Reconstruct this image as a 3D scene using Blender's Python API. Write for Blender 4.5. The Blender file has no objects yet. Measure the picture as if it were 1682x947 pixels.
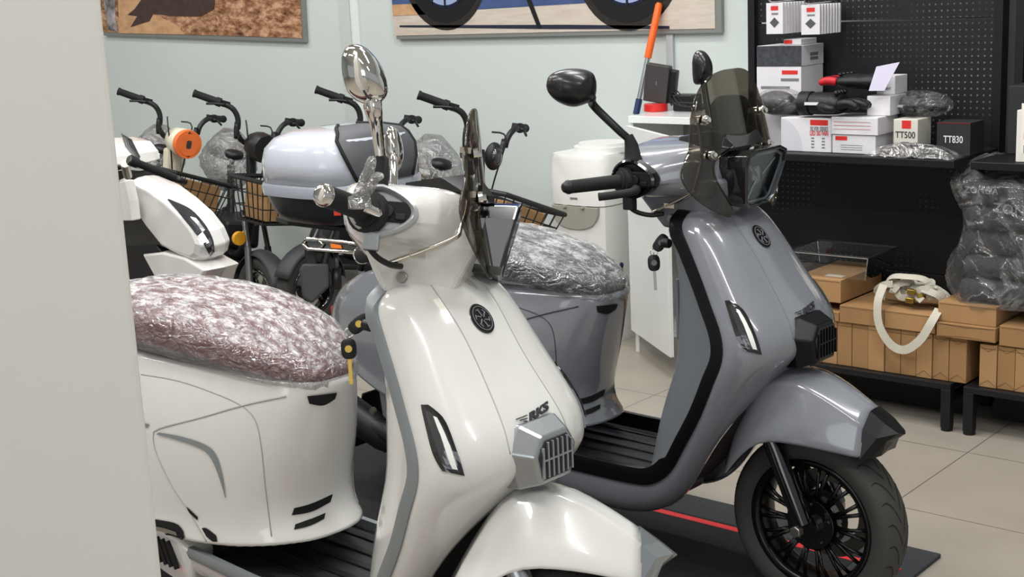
import bpy, bmesh, math, random
from mathutils import Vector, Matrix
from mathutils.bvhtree import BVHTree
random.seed(7)
SC = bpy.context.scene
COL = SC.collection
R = math.radians

# ------------------------------------------------------------------ camera
# room frame: x runs along the shop wall, y towards the wall, z up; the camera stands at the origin
FPX = 2250.0; EYE = 1.553
PITCH = R(12.1); ROLL = R(-2.67); YAW = R(41)
def _w2r(d):
    C, S = math.cos(YAW), math.sin(YAW)
    return Vector((d[0]*C - d[1]*S, d[0]*S + d[1]*C, d[2]))
_c, _s = math.cos(ROLL), math.sin(ROLL)
_F = Vector((0, math.cos(PITCH), -math.sin(PITCH))); _U = Vector((0, math.sin(PITCH), math.cos(PITCH))); _R = Vector((1, 0, 0))
CR = _w2r(_c*_R + _s*_U); CU = _w2r(-_s*_R + _c*_U); CF = _w2r(_F)
EYEP = Vector((0, 0, EYE))
cam_d = bpy.data.cameras.new('camera'); cam = bpy.data.objects.new('camera', cam_d); COL.objects.link(cam)
cam.matrix_world = Matrix(((CR.x, CU.x, -CF.x, 0), (CR.y, CU.y, -CF.y, 0), (CR.z, CU.z, -CF.z, EYE), (0, 0, 0, 1)))
cam_d.sensor_width = 36; cam_d.lens = FPX/1682*36; cam_d.clip_start = .05
SC.camera = cam
def ray(px, py):
    return CF + CR*((px-841)/FPX) - CU*((py-473)/FPX)
def atz(px, py, z=0.):
    d = ray(px, py); return EYEP + d*((z-EYE)/d.z)
def atv(px, py, v):
    d = ray(px, py); return EYEP + d*(v/d.y)
def atu(px, py, u):
    d = ray(px, py); return EYEP + d*(u/d.x)
def atd(px, py, dist):
    return EYEP + ray(px, py)*dist

# ------------------------------------------------------------------ materials
MATS = {}
def sr(r, g, b):
    f = lambda c: (c/255/12.92) if c <= 10 else ((c/255+.055)/1.055)**2.4
    return (f(r), f(g), f(b), 1)
def mat(name, col, rough=.5, metal=0, coat=0, noise=0, nscale=20, bump=0, bscale=60, spec=.5, trans=0, ior=1.45, emit=0, alpha=1, sheen=0):
    if name in MATS: return MATS[name]
    m = bpy.data.materials.new(name); m.use_nodes = True
    nt = m.node_tree; b = nt.nodes['Principled BSDF']
    b.inputs['Base Color'].default_value = col
    b.inputs['Roughness'].default_value = rough; b.inputs['Metallic'].default_value = metal
    b.inputs['Coat Weight'].default_value = coat; b.inputs['Coat Roughness'].default_value = .04
    b.inputs['Specular IOR Level'].default_value = spec; b.inputs['IOR'].default_value = ior
    b.inputs['Transmission Weight'].default_value = trans; b.inputs['Alpha'].default_value = alpha
    if emit: b.inputs['Emission Color'].default_value = col; b.inputs['Emission Strength'].default_value = emit
    tc = nt.nodes.new('ShaderNodeTexCoord')
    n = nt.nodes.new('ShaderNodeTexNoise'); n.inputs['Scale'].default_value = nscale; n.inputs['Detail'].default_value = 4
    nt.links.new(tc.outputs['Object'], n.inputs['Vector'])
    mx = nt.nodes.new('ShaderNodeMix'); mx.data_type = 'RGBA'; mx.blend_type = 'MULTIPLY'
    k = max(noise, .02)
    r = nt.nodes.new('ShaderNodeMapRange'); r.inputs['From Min'].default_value = .3; r.inputs['From Max'].default_value = .7
    r.inputs['To Min'].default_value = 1-k; r.inputs['To Max'].default_value = 1+k*.3
    nt.links.new(n.outputs['Fac'], r.inputs['Value'])
    mx.inputs['Factor'].default_value = 1; mx.inputs['A'].default_value = col
    nt.links.new(r.outputs['Result'], mx.inputs['B']); nt.links.new(mx.outputs['Result'], b.inputs['Base Color'])
    if bump:
        n2 = nt.nodes.new('ShaderNodeTexNoise'); n2.inputs['Scale'].default_value = bscale; n2.inputs['Detail'].default_value = 6
        nt.links.new(tc.outputs['Object'], n2.inputs['Vector'])
        bp = nt.nodes.new('ShaderNodeBump'); bp.inputs['Strength'].default_value = bump; bp.inputs['Distance'].default_value = .01
        nt.links.new(n2.outputs['Fac'], bp.inputs['Height']); nt.links.new(bp.outputs['Normal'], b.inputs['Normal'])
    MATS[name] = m; return m
def film(name, tint=(1, 1, 1, 1), gloss=.35, scale=9, stren=1.0, white=.0, topsheen=0., rough=.12, dist=.02, stretch=(1, 1, 1), sheer=1.0):
    """crumpled clear plastic: mostly see-through, wrinkles catch the light"""
    if name in MATS: return MATS[name]
    m = bpy.data.materials.new(name); m.use_nodes = True; nt = m.node_tree; nt.nodes.clear()
    N = nt.nodes.new; L = nt.links.new
    out = N('ShaderNodeOutputMaterial'); tr = N('ShaderNodeBsdfTransparent'); tr.inputs[0].default_value = tint
    gl = N('ShaderNodeBsdfGlossy'); gl.inputs['Roughness'].default_value = rough; gl.inputs['Color'].default_value = (.95, .95, .95, 1)
    df = N('ShaderNodeBsdfDiffuse'); df.inputs['Color'].default_value = (.8, .8, .8, 1)
    tc = N('ShaderNodeTexCoord'); mp = N('ShaderNodeMapping'); mp.inputs['Scale'].default_value = stretch
    L(tc.outputs['Object'], mp.inputs['Vector'])
    n0 = N('ShaderNodeTexNoise'); n0.inputs['Scale'].default_value = scale; n0.inputs['Detail'].default_value = 5; n0.inputs['Distortion'].default_value = 1.2
    L(mp.outputs[0], n0.inputs['Vector'])
    ab = N('ShaderNodeMath'); ab.operation = 'SUBTRACT'; ab.inputs[1].default_value = .5; L(n0.outputs['Fac'], ab.inputs[0])
    ab2 = N('ShaderNodeMath'); ab2.operation = 'ABSOLUTE'; L(ab.outputs[0], ab2.inputs[0])
    pw = N('ShaderNodeMath'); pw.operation = 'POWER'; pw.inputs[1].default_value = .5; L(ab2.outputs[0], pw.inputs[0])
    bp = N('ShaderNodeBump'); bp.inputs['Strength'].default_value = stren; bp.inputs['Distance'].default_value = dist
    L(pw.outputs[0], bp.inputs['Height'])
    for s in (gl, df): L(bp.outputs[0], s.inputs['Normal'])
    fr = N('ShaderNodeLayerWeight'); fr.inputs['Blend'].default_value = .35; L(bp.outputs[0], fr.inputs['Normal'])
    mr = N('ShaderNodeMapRange'); mr.inputs['To Min'].default_value = gloss*.35; mr.inputs['To Max'].default_value = min(1, gloss*2.2)
    L(fr.outputs['Fresnel'], mr.inputs['Value'])
    crest = N('ShaderNodeMapRange'); crest.inputs['From Min'].default_value = .0; crest.inputs['From Max'].default_value = .035
    crest.inputs['To Min'].default_value = min(1, white*2.4); crest.inputs['To Max'].default_value = white*.45; L(ab2.outputs[0], crest.inputs['Value'])
    m1 = N('ShaderNodeMixShader'); L(mr.outputs[0], m1.inputs[0]); L(tr.outputs[0], m1.inputs[1]); L(gl.outputs[0], m1.inputs[2])
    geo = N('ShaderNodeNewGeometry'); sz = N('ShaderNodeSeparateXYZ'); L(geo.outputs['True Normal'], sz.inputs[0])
    up = N('ShaderNodeMapRange'); up.inputs['From Min'].default_value = .45; up.inputs['From Max'].default_value = .95; up.inputs['To Max'].default_value = topsheen; L(sz.outputs['Z'], up.inputs['Value'])  # upward faces whitened: ceiling-light reflection put into the colour
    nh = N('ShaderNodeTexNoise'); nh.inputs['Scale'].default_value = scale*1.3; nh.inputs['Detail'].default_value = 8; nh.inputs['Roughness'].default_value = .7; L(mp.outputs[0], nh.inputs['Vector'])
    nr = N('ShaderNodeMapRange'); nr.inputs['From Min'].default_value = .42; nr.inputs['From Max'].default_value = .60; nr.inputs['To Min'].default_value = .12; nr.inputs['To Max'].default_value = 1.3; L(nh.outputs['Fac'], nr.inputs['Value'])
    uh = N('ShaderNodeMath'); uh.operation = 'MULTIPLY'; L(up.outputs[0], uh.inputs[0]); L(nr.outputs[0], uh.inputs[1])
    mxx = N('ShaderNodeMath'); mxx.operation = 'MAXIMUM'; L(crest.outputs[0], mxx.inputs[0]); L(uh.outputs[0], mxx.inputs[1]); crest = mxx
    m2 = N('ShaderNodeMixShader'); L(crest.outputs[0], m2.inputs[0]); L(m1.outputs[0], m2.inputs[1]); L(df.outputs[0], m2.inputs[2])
    L(m2.outputs[0], out.inputs['Surface'])
    MATS[name] = m; return m
def clear(name, tint, gloss=.08):
    if name in MATS: return MATS[name]
    m = bpy.data.materials.new(name); m.use_nodes = True; nt = m.node_tree; nt.nodes.clear()
    N = nt.nodes.new; L = nt.links.new
    out = N('ShaderNodeOutputMaterial'); tr = N('ShaderNodeBsdfTransparent'); tr.inputs[0].default_value = tint
    gl = N('ShaderNodeBsdfGlossy'); gl.inputs['Roughness'].default_value = .03
    fr = N('ShaderNodeLayerWeight'); fr.inputs['Blend'].default_value = .3
    mr = N('ShaderNodeMapRange'); mr.inputs['To Min'].default_value = gloss*.5; mr.inputs['To Max'].default_value = min(1, gloss*6)
    L(fr.outputs['Fresnel'], mr.inputs['Value'])
    m1 = N('ShaderNodeMixShader'); L(mr.outputs[0], m1.inputs[0]); L(tr.outputs[0], m1.inputs[1]); L(gl.outputs[0], m1.inputs[2])
    L(m1.outputs[0], out.inputs['Surface']); MATS[name] = m; return m

M = dict(
 white=mat('white_paint', sr(221, 220, 216), .2, coat=1),
 grey=mat('grey_paint', sr(127, 130, 137), .2, coat=1),
 greyin=mat('grey_plastic', sr(108, 113, 118), .3),
 black=mat('black_plastic', sr(22, 22, 24), .42),
 gblack=mat('gloss_black', sr(12, 12, 14), .12, coat=1),
 rubber=mat('rubber', sr(24, 24, 25), .75, bump=.1, bscale=150),
 darkgrey=mat('dark_grey_plastic', sr(58, 60, 63), .55),
 silver=mat('satin_silver', sr(170, 174, 178), .28, metal=.85),
 trim=mat('grey_trim', sr(140, 146, 148), .4, metal=.3),
 chrome=mat('chrome', sr(225, 222, 218), .06, metal=1),
 mirror=mat('mirror_glass', sr(230, 230, 230), .02, metal=1),
 burg=mat('burgundy_vinyl', sr(120, 48, 58), .5),
 dkseat=mat('dark_seat_vinyl', sr(48, 50, 55), .5),
 lens=clear('clear_lens', (.85, .87, .88, 1), .16),
 smoke=clear('smoked_screen', (.50, .465, .41, 1), .10),
 led=mat('led_strip', sr(235, 235, 232), .3),
 orange=mat('orange_plastic', sr(240, 120, 20), .35),
 oring=mat('orange_ring', sr(238, 122, 62), .4),
 cream=mat('cream_plastic', sr(226, 222, 200), .35),
 red=mat('red_print', sr(214, 50, 45), .5),
 redst=mat('red_stripe', sr(225, 55, 55), .6),
 card=mat('cardboard', sr(156, 119, 78), .8, noise=.12, nscale=6),
 card2=mat('cardboard_pale', sr(168, 130, 88), .8, noise=.1, nscale=5),
 cardin=mat('cardboard_dark', sr(120, 88, 55), .9),  # darker brown for carton flap lines and gaps
 wbox=mat('white_carton', sr(222, 220, 224), .5, noise=.04),
 bbox=mat('black_carton', sr(40, 41, 44), .5),
 metalb=mat('black_metal', sr(20, 21, 24), .45, spec=.4),
 ink=mat('dark_ink', sr(50, 50, 56), .6),
 wink=mat('white_ink', sr(225, 225, 225), .6),
 gink=mat('grey_ink', sr(120, 120, 126), .6),
 cab=mat('white_laminate', sr(232, 235, 234), .25, coat=.3),
 disp=mat('white_dispenser_plastic', sr(228, 228, 224), .35),
 dispg=mat('grey_dispenser_recess', sr(160, 157, 146), .4),
 blue=mat('navy_plastic', sr(38, 54, 96), .4),
 strap=mat('white_webbing', sr(196, 191, 176), .8, bump=.3, bscale=300),
 gold=mat('key_brass', sr(190, 160, 80), .3, metal=.9),
 paper=mat('white_paper', sr(225, 220, 210), .7),
 tagp=mat('pale_lilac_card', sr(200, 195, 215), .6),
 leather=mat('black_leather', sr(20, 20, 22), .5, bump=.3, bscale=90),
 fabric=mat('dark_fabric', sr(50, 51, 57), .8, bump=.2, bscale=60),
 caselid=mat('silver_blue_paint', sr(192, 197, 207), .2, coat=1),
 casebase=mat('case_black', sr(44, 46, 50), .3),
 pad=mat('charcoal_pad', sr(82, 84, 88), .6),
 brass=mat('dull_metal', sr(150, 145, 135), .35, metal=.9),
)

# ------------------------------------------------------------------ mesh helpers
def link(o, parent=None, **kw):
    COL.objects.link(o)
    if parent: o.parent = parent
    for k, v in kw.items(): o[k] = v
    return o
class MB:
    def __init__(s): s.v = []; s.f = []
    def add(s, vs, fs):
        n = len(s.v); s.v += [tuple(v) for v in vs]; s.f += [tuple(i+n for i in f) for f in fs]; return s
    def box(s, c, d, rz=0, rot=None):
        vs = []
        Mx = rot if rot is not None else Matrix.Rotation(rz, 3, 'Z')
        for x in (-.5, .5):
            for y in (-.5, .5):
                for z in (-.5, .5): vs.append(Vector(c) + Mx @ Vector((x*d[0], y*d[1], z*d[2])))
        return s.add(vs, [(0, 1, 3, 2), (4, 6, 7, 5), (0, 4, 5, 1), (2, 3, 7, 6), (0, 2, 6, 4), (1, 5, 7, 3)])
    def bx(s, x0, x1, y0, y1, z0, z1):
        return s.box(((x0+x1)/2, (y0+y1)/2, (z0+z1)/2), (abs(x1-x0), abs(y1-y0), abs(z1-z0)))
    def tube(s, pts, r, seg=10, cap=True, sx=1, sy=1, up=None):
        pts = [Vector(p) for p in pts]; n = len(pts)
        rs = r if isinstance(r, (list, tuple)) else [r]*n
        T = [(pts[min(i+1, n-1)]-pts[max(i-1, 0)]).normalized() for i in range(n)]
        u = Vector(up) if up else (Vector((0, 0, 1)) if abs(T[0].z) < .9 else Vector((1, 0, 0)))
        a = (u - T[0]*u.dot(T[0])).normalized(); vs = []
        for i in range(n):
            a = (a - T[i]*a.dot(T[i])).normalized(); b = T[i].cross(a)
            for k in range(seg):
                t = 2*math.pi*k/seg
                vs.append(pts[i] + (a*math.cos(t)*sx + b*math.sin(t)*sy)*rs[i])
        fs = [(i*seg+k, i*seg+(k+1) % seg, (i+1)*seg+(k+1) % seg, (i+1)*seg+k) for i in range(n-1) for k in range(seg)]
        if cap: fs += [tuple(range(seg-1, -1, -1)), tuple((n-1)*seg+k for k in range(seg))]
        return s.add(vs, fs)
    def loft(s, rings, cap=True, closed=True):
        n = len(rings[0]); vs = [p for r in rings for p in r]
        m = n if closed else n-1
        fs = [(i*n+k, i*n+(k+1) % n, (i+1)*n+(k+1) % n, (i+1)*n+k) for i in range(len(rings)-1) for k in range(m)]
        if cap and closed: fs += [tuple(range(n-1, -1, -1)), tuple((len(rings)-1)*n+k for k in range(n))]
        return s.add(vs, fs)
    def grid(s, rows): return s.loft(rows, False, False)
    def prism(s, poly, fn, d0, d1):
        n = len(poly); vs = [fn(a, b, d0) for a, b in poly] + [fn(a, b, d1) for a, b in poly]
        fs = [tuple(range(n-1, -1, -1)), tuple(range(n, 2*n))] + [(i, (i+1) % n, n+(i+1) % n, n+i) for i in range(n)]
        return s.add(vs, fs)
    def disc(s, c, nrm, r, h, seg=24, r2=None):
        c = Vector(c); nrm = Vector(nrm).normalized()
        return s.tube([c-nrm*h/2, c+nrm*h/2], [r, r2 if r2 is not None else r], seg)
    def torus(s, c, nrm, Rr, r, seg=40, sg=10, sy=1):
        c = Vector(c); q = Vector(nrm).to_track_quat('Z', 'Y'); vs = []
        for i in range(seg):
            a = 2*math.pi*i/seg
            for k in range(sg):
                t = 2*math.pi*k/sg; rr = Rr+r*math.cos(t)
                vs.append(c + q @ Vector((rr*math.cos(a), rr*math.sin(a), r*math.sin(t)*sy)))
        return s.add(vs, [(i*sg+k, ((i+1) % seg)*sg+k, ((i+1) % seg)*sg+(k+1) % sg, i*sg+(k+1) % sg) for i in range(seg) for k in range(sg)])
    def ell(s, c, r, seg=16, rg=10, rot=None):
        vs = []; fs = []; c = Vector(c)
        for j in range(rg+1):
            ph = math.pi*j/rg
            for k in range(seg):
                a = 2*math.pi*k/seg; p = Vector((r[0]*math.sin(ph)*math.cos(a), r[1]*math.sin(ph)*math.sin(a), r[2]*math.cos(ph)))
                vs.append(c + (rot @ p if rot is not None else p))
        fs = [(j*seg+k, (j+1)*seg+k, (j+1)*seg+(k+1) % seg, j*seg+(k+1) % seg) for j in range(rg) for k in range(seg)]
        return s.add(vs, fs)
    def pieces(s):
        par = list(range(len(s.v)))
        def fd(a):
            while par[a] != a: par[a] = par[par[a]]; a = par[a]
            return a
        for f in s.f:
            for k in f[1:]: par[fd(k)] = fd(f[0])
        gr = {}
        for f in s.f: gr.setdefault(fd(f[0]), []).append(f)
        out = []
        for g in gr.values():
            ids = sorted({k for f in g for k in f}); mp = {k: i for i, k in enumerate(ids)}
            b = MB(); b.v = [s.v[k] for k in ids]; b.f = [tuple(mp[k] for k in f) for f in g]; out.append(b)
        return out
    def objs(s, name, m, parent=None, **kw): return [b.obj(name, m, parent, **kw) for b in s.pieces()]
    def obj(s, name, m, parent=None, smooth=False, bevel=0, sub=0, mirror=False, solid=0, xf=None, auto=None, **kw):
        vs = [xf(Vector(v)) for v in s.v] if xf else s.v
        me = bpy.data.meshes.new(name); me.from_pydata([tuple(v) for v in vs], [], s.f); me.validate()
        bm = bmesh.new(); bm.from_mesh(me)
        bmesh.ops.remove_doubles(bm, verts=bm.verts, dist=1e-5)
        bmesh.ops.recalc_face_normals(bm, faces=bm.faces)
        for f in bm.faces: f.smooth = smooth or sub > 0
        if auto:
            for e in bm.edges:
                if len(e.link_faces) == 2 and e.calc_face_angle(0) > R(auto): e.smooth = False
        bm.to_mesh(me); bm.free()
        me.materials.append(m if not isinstance(m, str) else M[m])
        o = bpy.data.objects.new(name, me); link(o, parent, **kw)
        if mirror:
            q = o.modifiers.new('mirror', 'MIRROR'); q.use_axis = (False, True, False); q.use_clip = True; q.merge_threshold = .002
        if sub: q = o.modifiers.new('sub', 'SUBSURF'); q.levels = sub; q.render_levels = sub
        if solid: q = o.modifiers.new('solid', 'SOLIDIFY'); q.thickness = solid; q.offset = -1
        if bevel:
            q = o.modifiers.new('bevel', 'BEVEL'); q.width = bevel; q.segments = 2; q.limit_method = 'ANGLE'; q.angle_limit = R(40)
        return o
def smooth_path(pts, n=6):
    pts = [Vector(p) for p in pts]; out = []
    for i in range(len(pts)-1):
        p0 = pts[max(i-1, 0)]; p1 = pts[i]; p2 = pts[i+1]; p3 = pts[min(i+2, len(pts)-1)]
        for k in range(n):
            t = k/n
            out.append(.5*((2*p1)+(p2-p0)*t+(2*p0-5*p1+4*p2-p3)*t*t+(3*p1-p0-3*p2+p3)*t**3))
    out.append(pts[-1]); return out
def empty(name, loc=(0, 0, 0), rz=0, rx=0, label=None, cat=None, group=None):
    o = bpy.data.objects.new(name, None); COL.objects.link(o); o.empty_display_size = .1
    o.location = loc; o.rotation_euler = (rx, 0, rz)
    if label: o['label'] = label; o['category'] = cat
    if group: o['group'] = group
    return o
def tag(o, label, cat, group=None, kind=None):
    o['label'] = label; o['category'] = cat
    if group: o['group'] = group
    if kind: o['kind'] = kind
    return o
def struct(o): o['kind'] = 'structure'; return o
def text_mb(txt, size, fn, depth=.0015, bold=0, space=1.0, shear=0):
    """letters as a thin mesh; fn maps (a, b, d) in the text plane (centred) to 3D"""
    cu = bpy.data.curves.new('t', 'FONT'); cu.body = txt; cu.size = size; cu.extrude = depth/2; cu.offset = bold
    cu.align_x = 'CENTER'; cu.align_y = 'CENTER'; cu.space_character = space; cu.shear = shear; cu.resolution_u = 3
    o = bpy.data.objects.new('t', cu); COL.objects.link(o)
    dg = bpy.context.evaluated_depsgraph_get(); me = bpy.data.meshes.new_from_object(o.evaluated_get(dg))
    mb = MB(); mb.v = [tuple(fn(v.co.x, v.co.y, v.co.z)) for v in me.vertices]; mb.f = [tuple(p.vertices) for p in me.polygons]
    bpy.data.objects.remove(o); bpy.data.curves.remove(cu); bpy.data.meshes.remove(me)
    return mb
def bvh(o):
    bpy.context.view_layer.update()
    return BVHTree.FromObject(o, bpy.context.evaluated_depsgraph_get())
# ------------------------------------------------------------------ setting
for k_, v_ in list(M.items()): MATS.setdefault(k_, v_)
_o = MB.obj
def _obj(s, name, m, *a, **kw): return _o(s, name, (MATS[m] if isinstance(m, str) else m), *a, **kw)
MB.obj = _obj
def floor_mat():
    m = mat('floor_tile', sr(160, 153, 142), .32, noise=.10, nscale=3.5, spec=.45); nt = m.node_tree; b = nt.nodes['Principled BSDF']
    N = nt.nodes.new; L = nt.links.new
    tc = N('ShaderNodeTexCoord'); sx = N('ShaderNodeSeparateXYZ'); L(tc.outputs['Object'], sx.inputs[0])
    def line(out, off, per, w):
        a = N('ShaderNodeMath'); a.operation = 'SUBTRACT'; a.inputs[1].default_value = off; L(out, a.inputs[0])
        p = N('ShaderNodeMath'); p.operation = 'PINGPONG'; p.inputs[1].default_value = per/2; L(a.outputs[0], p.inputs[0])
        c = N('ShaderNodeMath'); c.operation = 'LESS_THAN'; c.inputs[1].default_value = w; L(p.outputs[0], c.inputs[0]); return c
    c1 = line(sx.outputs['X'], -1.711, 1.255, .0022); c2 = line(sx.outputs['Y'], 3.663, .568, .0022)
    mx = N('ShaderNodeMath'); mx.operation = 'MAXIMUM'; L(c1.outputs[0], mx.inputs[0]); L(c2.outputs[0], mx.inputs[1])
    src = b.inputs['Base Color'].links[0].from_socket
    mi = N('ShaderNodeMix'); mi.data_type = 'RGBA'; L(mx.outputs[0], mi.inputs['Factor']); L(src, mi.inputs['A']); mi.inputs['B'].default_value = sr(105, 98, 88)
    L(mi.outputs['Result'], b.inputs['Base Color'])
    n = N('ShaderNodeTexNoise'); n.inputs['Scale'].default_value = 1.6; n.inputs['Detail'].default_value = 8; L(tc.outputs['Object'], n.inputs['Vector'])
    r = N('ShaderNodeMapRange'); r.inputs['To Min'].default_value = .2; r.inputs['To Max'].default_value = .5; L(n.outputs['Fac'], r.inputs['Value']); L(r.outputs[0], b.inputs['Roughness'])
    return m
floor_mat(); mat('wall_paint', sr(203, 211, 208), .55, noise=.03, nscale=1.2); mat('pillar_paint', sr(216, 213, 206), .7, noise=.03, nscale=1.0)
mat('ceiling_paint', sr(225, 225, 222), .8); mat('wall_dark', sr(120, 118, 114), .8)
struct(MB().bx(-13, 4, -6, 6.5, -.06, 0).obj('floor', 'floor_tile'))
struct(MB().bx(-13, 4, 5.145, 5.35, 0, 3.4).obj('wall_back', 'wall_paint'))
struct(MB().bx(-13.2, -13, -6, 5.35, 0, 3.4).obj('wall_left', 'wall_paint'))
struct(MB().bx(-13, 4, -6, 6.5, 3.4, 3.5).obj('ceiling', 'ceiling_paint'))
# wall strips
struct(MB().bx(-3.486, -3.452, 5.128, 5.145, 0, 3.4).obj('trim_1', mat('strip_grey', sr(176, 180, 182), .5)))
struct(MB().bx(-5.59, -5.52, 5.125, 5.145, 0, 3.4).obj('trim_2', mat('strip_pale', sr(196, 202, 198), .5)))
struct(MB().bx(-5.52, -5.46, 5.135, 5.145, 0, 3.4).obj('trim_3', mat('strip_light', sr(224, 229, 226), .5)))
struct(MB().bx(-10, -3.6, 5.13, 5.145, 0, .08).obj('baseboard_back', mat('skirting', sr(150, 150, 146), .5)))
# near pillar
pe = atd(214.5, 473, 1.7); pq = CR.copy(); pq.z = 0; pq.normalize(); pf = CF.copy(); pf.z = 0; pf.normalize()
a = Vector((pe.x, pe.y, 0)); b = a - pq*.75 - pf*.10; c = b + pf*.35; d = a + pf*.33 - pq*.10
pm = MB().loft([[Vector((q.x, q.y, z)) for q in (a, b, c, d)] for z in (0, 3.4)]); struct(pm.obj('wall_pillar', 'pillar_paint', bevel=.006))
# mat
mt_ = MB().bx(-5.0, -1.432, 1.38, 3.378, 0, .012).obj('floor_mat', mat('mat_felt', sr(52, 55, 59), .85, noise=.15, nscale=60, bump=.2, bscale=300), bevel=.003)
tag(mt_, 'large dark grey display mat with a red border line under the two big scooters', 'mat')
mat('mat_inner', sr(22, 23, 25), .8, bump=.15, bscale=250)
MB().bx(-4.9, -1.60, 1.52, 3.235, .012, .0135).obj('mat_centre', 'mat_inner', mt_)
v0 = atz(1150, 855, .012).y
MB().bx(-4.9, -1.475, v0-.013, v0+.013, .0122, .0142).bx(-4.9, -1.50, 1.50, 1.526, .0122, .0142).obj('border_line', 'redst', mt_)

# ------------------------------------------------------------------ posters
def poster_mat(name, kind):
    m = mat(name, (.5, .4, .3, 1), .35); nt = m.node_tree; b = nt.nodes['Principled BSDF']; N = nt.nodes.new; L = nt.links.new
    tc = N('ShaderNodeTexCoord'); n = N('ShaderNodeTexNoise'); n.inputs['Detail'].default_value = 8; n.inputs['Roughness'].default_value = .75
    cr = N('ShaderNodeValToRGB'); L(n.outputs['Fac'], cr.inputs[0]); L(cr.outputs[0], b.inputs['Base Color'])
    mp = N('ShaderNodeMapping'); L(tc.outputs['Object'], mp.inputs[0]); L(mp.outputs[0], n.inputs['Vector'])
    e = cr.color_ramp.elements
    if kind == 'earth':
        n.inputs['Scale'].default_value = 13; mp.inputs['Scale'].default_value = (1, 1, 2.2)
        e[0].position = .34; e[0].color = sr(62, 38, 28); e[1].position = .62; e[1].color = sr(205, 165, 132)
        q = e.new(.48); q.color = sr(150, 105, 74)
    elif kind == 'sand':
        n.inputs['Scale'].default_value = 12; mp.inputs['Scale'].default_value = (1, 1, 2)
        e[0].position = .3; e[0].color = sr(178, 134, 96); e[1].position = .7; e[1].color = sr(214, 172, 132)
    elif kind == 'rock':
        n.inputs['Scale'].default_value = 9; e[0].position = .35; e[0].color = sr(60, 56, 62); e[1].position = .65; e[1].color = sr(190, 182, 184)
    else:
        n.inputs['Scale'].default_value = 5; mp.inputs['Scale'].default_value = (1, 1, 8)
        e[0].position = .3; e[0].color = sr(186, 172, 158); e[1].position = .7; e[1].color = sr(214, 204, 192)
    return m
for q in ('earth', 'sand', 'rock', 'pave'): poster_mat('print_'+q, q)
mat('print_shadow', sr(74, 56, 52), .4, noise=.25, nscale=25); mat('frame_edge', sr(150, 152, 148), .4, metal=.5); mat('frame_side', sr(205, 208, 204), .4)
mat('print_black', sr(26, 25, 27), .35); mat('print_blue', sr(70, 88, 132), .35, noise=.3, nscale=6); mat('print_navy', sr(40, 44, 60), .35); mat('print_rim', sr(24, 30, 52), .3); mat('print_tyre', sr(44, 40, 38), .4, noise=.3, nscale=40)
mat('print_sky', sr(150, 165, 205), .35)
VW = 5.145
def flat(poly, v0, v1=None, th=.0015): # polygon in (u,z) on the wall
    return MB().prism(poly, lambda a, b, d: (a, d, b), v0, v0-th)
# poster 1 (hangs slightly tilted)
p1 = empty('wall_poster', (-6.86, VW, 1.38), label='large wall poster of stony brown ground with a dark shadow, upper left', cat='poster')
p1.rotation_euler = (0, R(2.0), 0)
w = .975
MB().bx(-w, w, -.025, 0, 0, 1.3).obj('frame', 'frame_edge', p1)
MB().bx(-w, w-.02, -.028, -.025, .022, 1.3).obj('print', 'print_earth', p1)
pr = p1.children[1]
def fl(par, name, poly, m, d0=-.028, th=.001): return MB().prism(poly, lambda a, b, d: (a, d, b), d0, d0-th).obj(name, m, par)
def p1p(px, py):
    q = atv(px, py, VW-.028); i = (Matrix.Translation(p1.location) @ Matrix.Rotation(R(2.0), 4, 'Y')).inverted(); r = i @ q; return (r.x, r.z)
fl(pr, 'sandy_path', [p1p(*q) for q in ((192, -60), (196, 54), (303, 56), (290, 40), (258, 25), (232, 22), (240, -60))], 'print_sand')
fl(pr, 'rock_edge', [p1p(*q) for q in ((160, -60), (188, -60), (190, 30), (194, 52), (178, 48))], 'print_rock', -.0292)
fl(pr, 'shadow_shape', [p1p(*q) for q in ((236, -60), (232, 0), (222, 14), (210, 24), (226, 26), (215, 44), (246, 34), (252, 22), (290, 26), (330, 26), (352, 14), (358, -60))], 'print_shadow', -.0304)
# poster 2
def p2p(px, py): q = atv(px, py, VW-.027); return (q.x, q.z)
p2 = empty('wall_poster', (-4.18, VW, 1.352), label='wide wall poster showing two motorcycle wheels on pavement, top centre', cat='poster')
def l2(px, py): q = p2p(px, py); return (q[0]+4.18, q[1]-1.352)
MB().bx(-.986, .984, -.025, 0, 0, 1.3).obj('frame', 'frame_edge', p2)
MB().bx(-1.0, .955, -.028, -.02, .018, 1.3).obj('print', 'print_pave', p2)
pr = p2.children[1]
z0 = l2(900, 14)[1]
fl(pr, 'blue_background', [(-.999, z0+.0), (.953, z0+.03), (.953, 1.299), (-.999, 1.299)], 'print_blue')
fl(pr, 'sunlit_ground', [(-.999, z0-.006), (-.62, z0-.006), (-.62, z0+.05), (-.999, z0+.05)], 'print_sand', -.0292)
fl(pr, 'ground_line', [l2(657, 44), l2(905, 47), l2(1100, 47), l2(1100, 42), l2(930, 40), l2(657, 41)], 'print_navy', -.0292)
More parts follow.
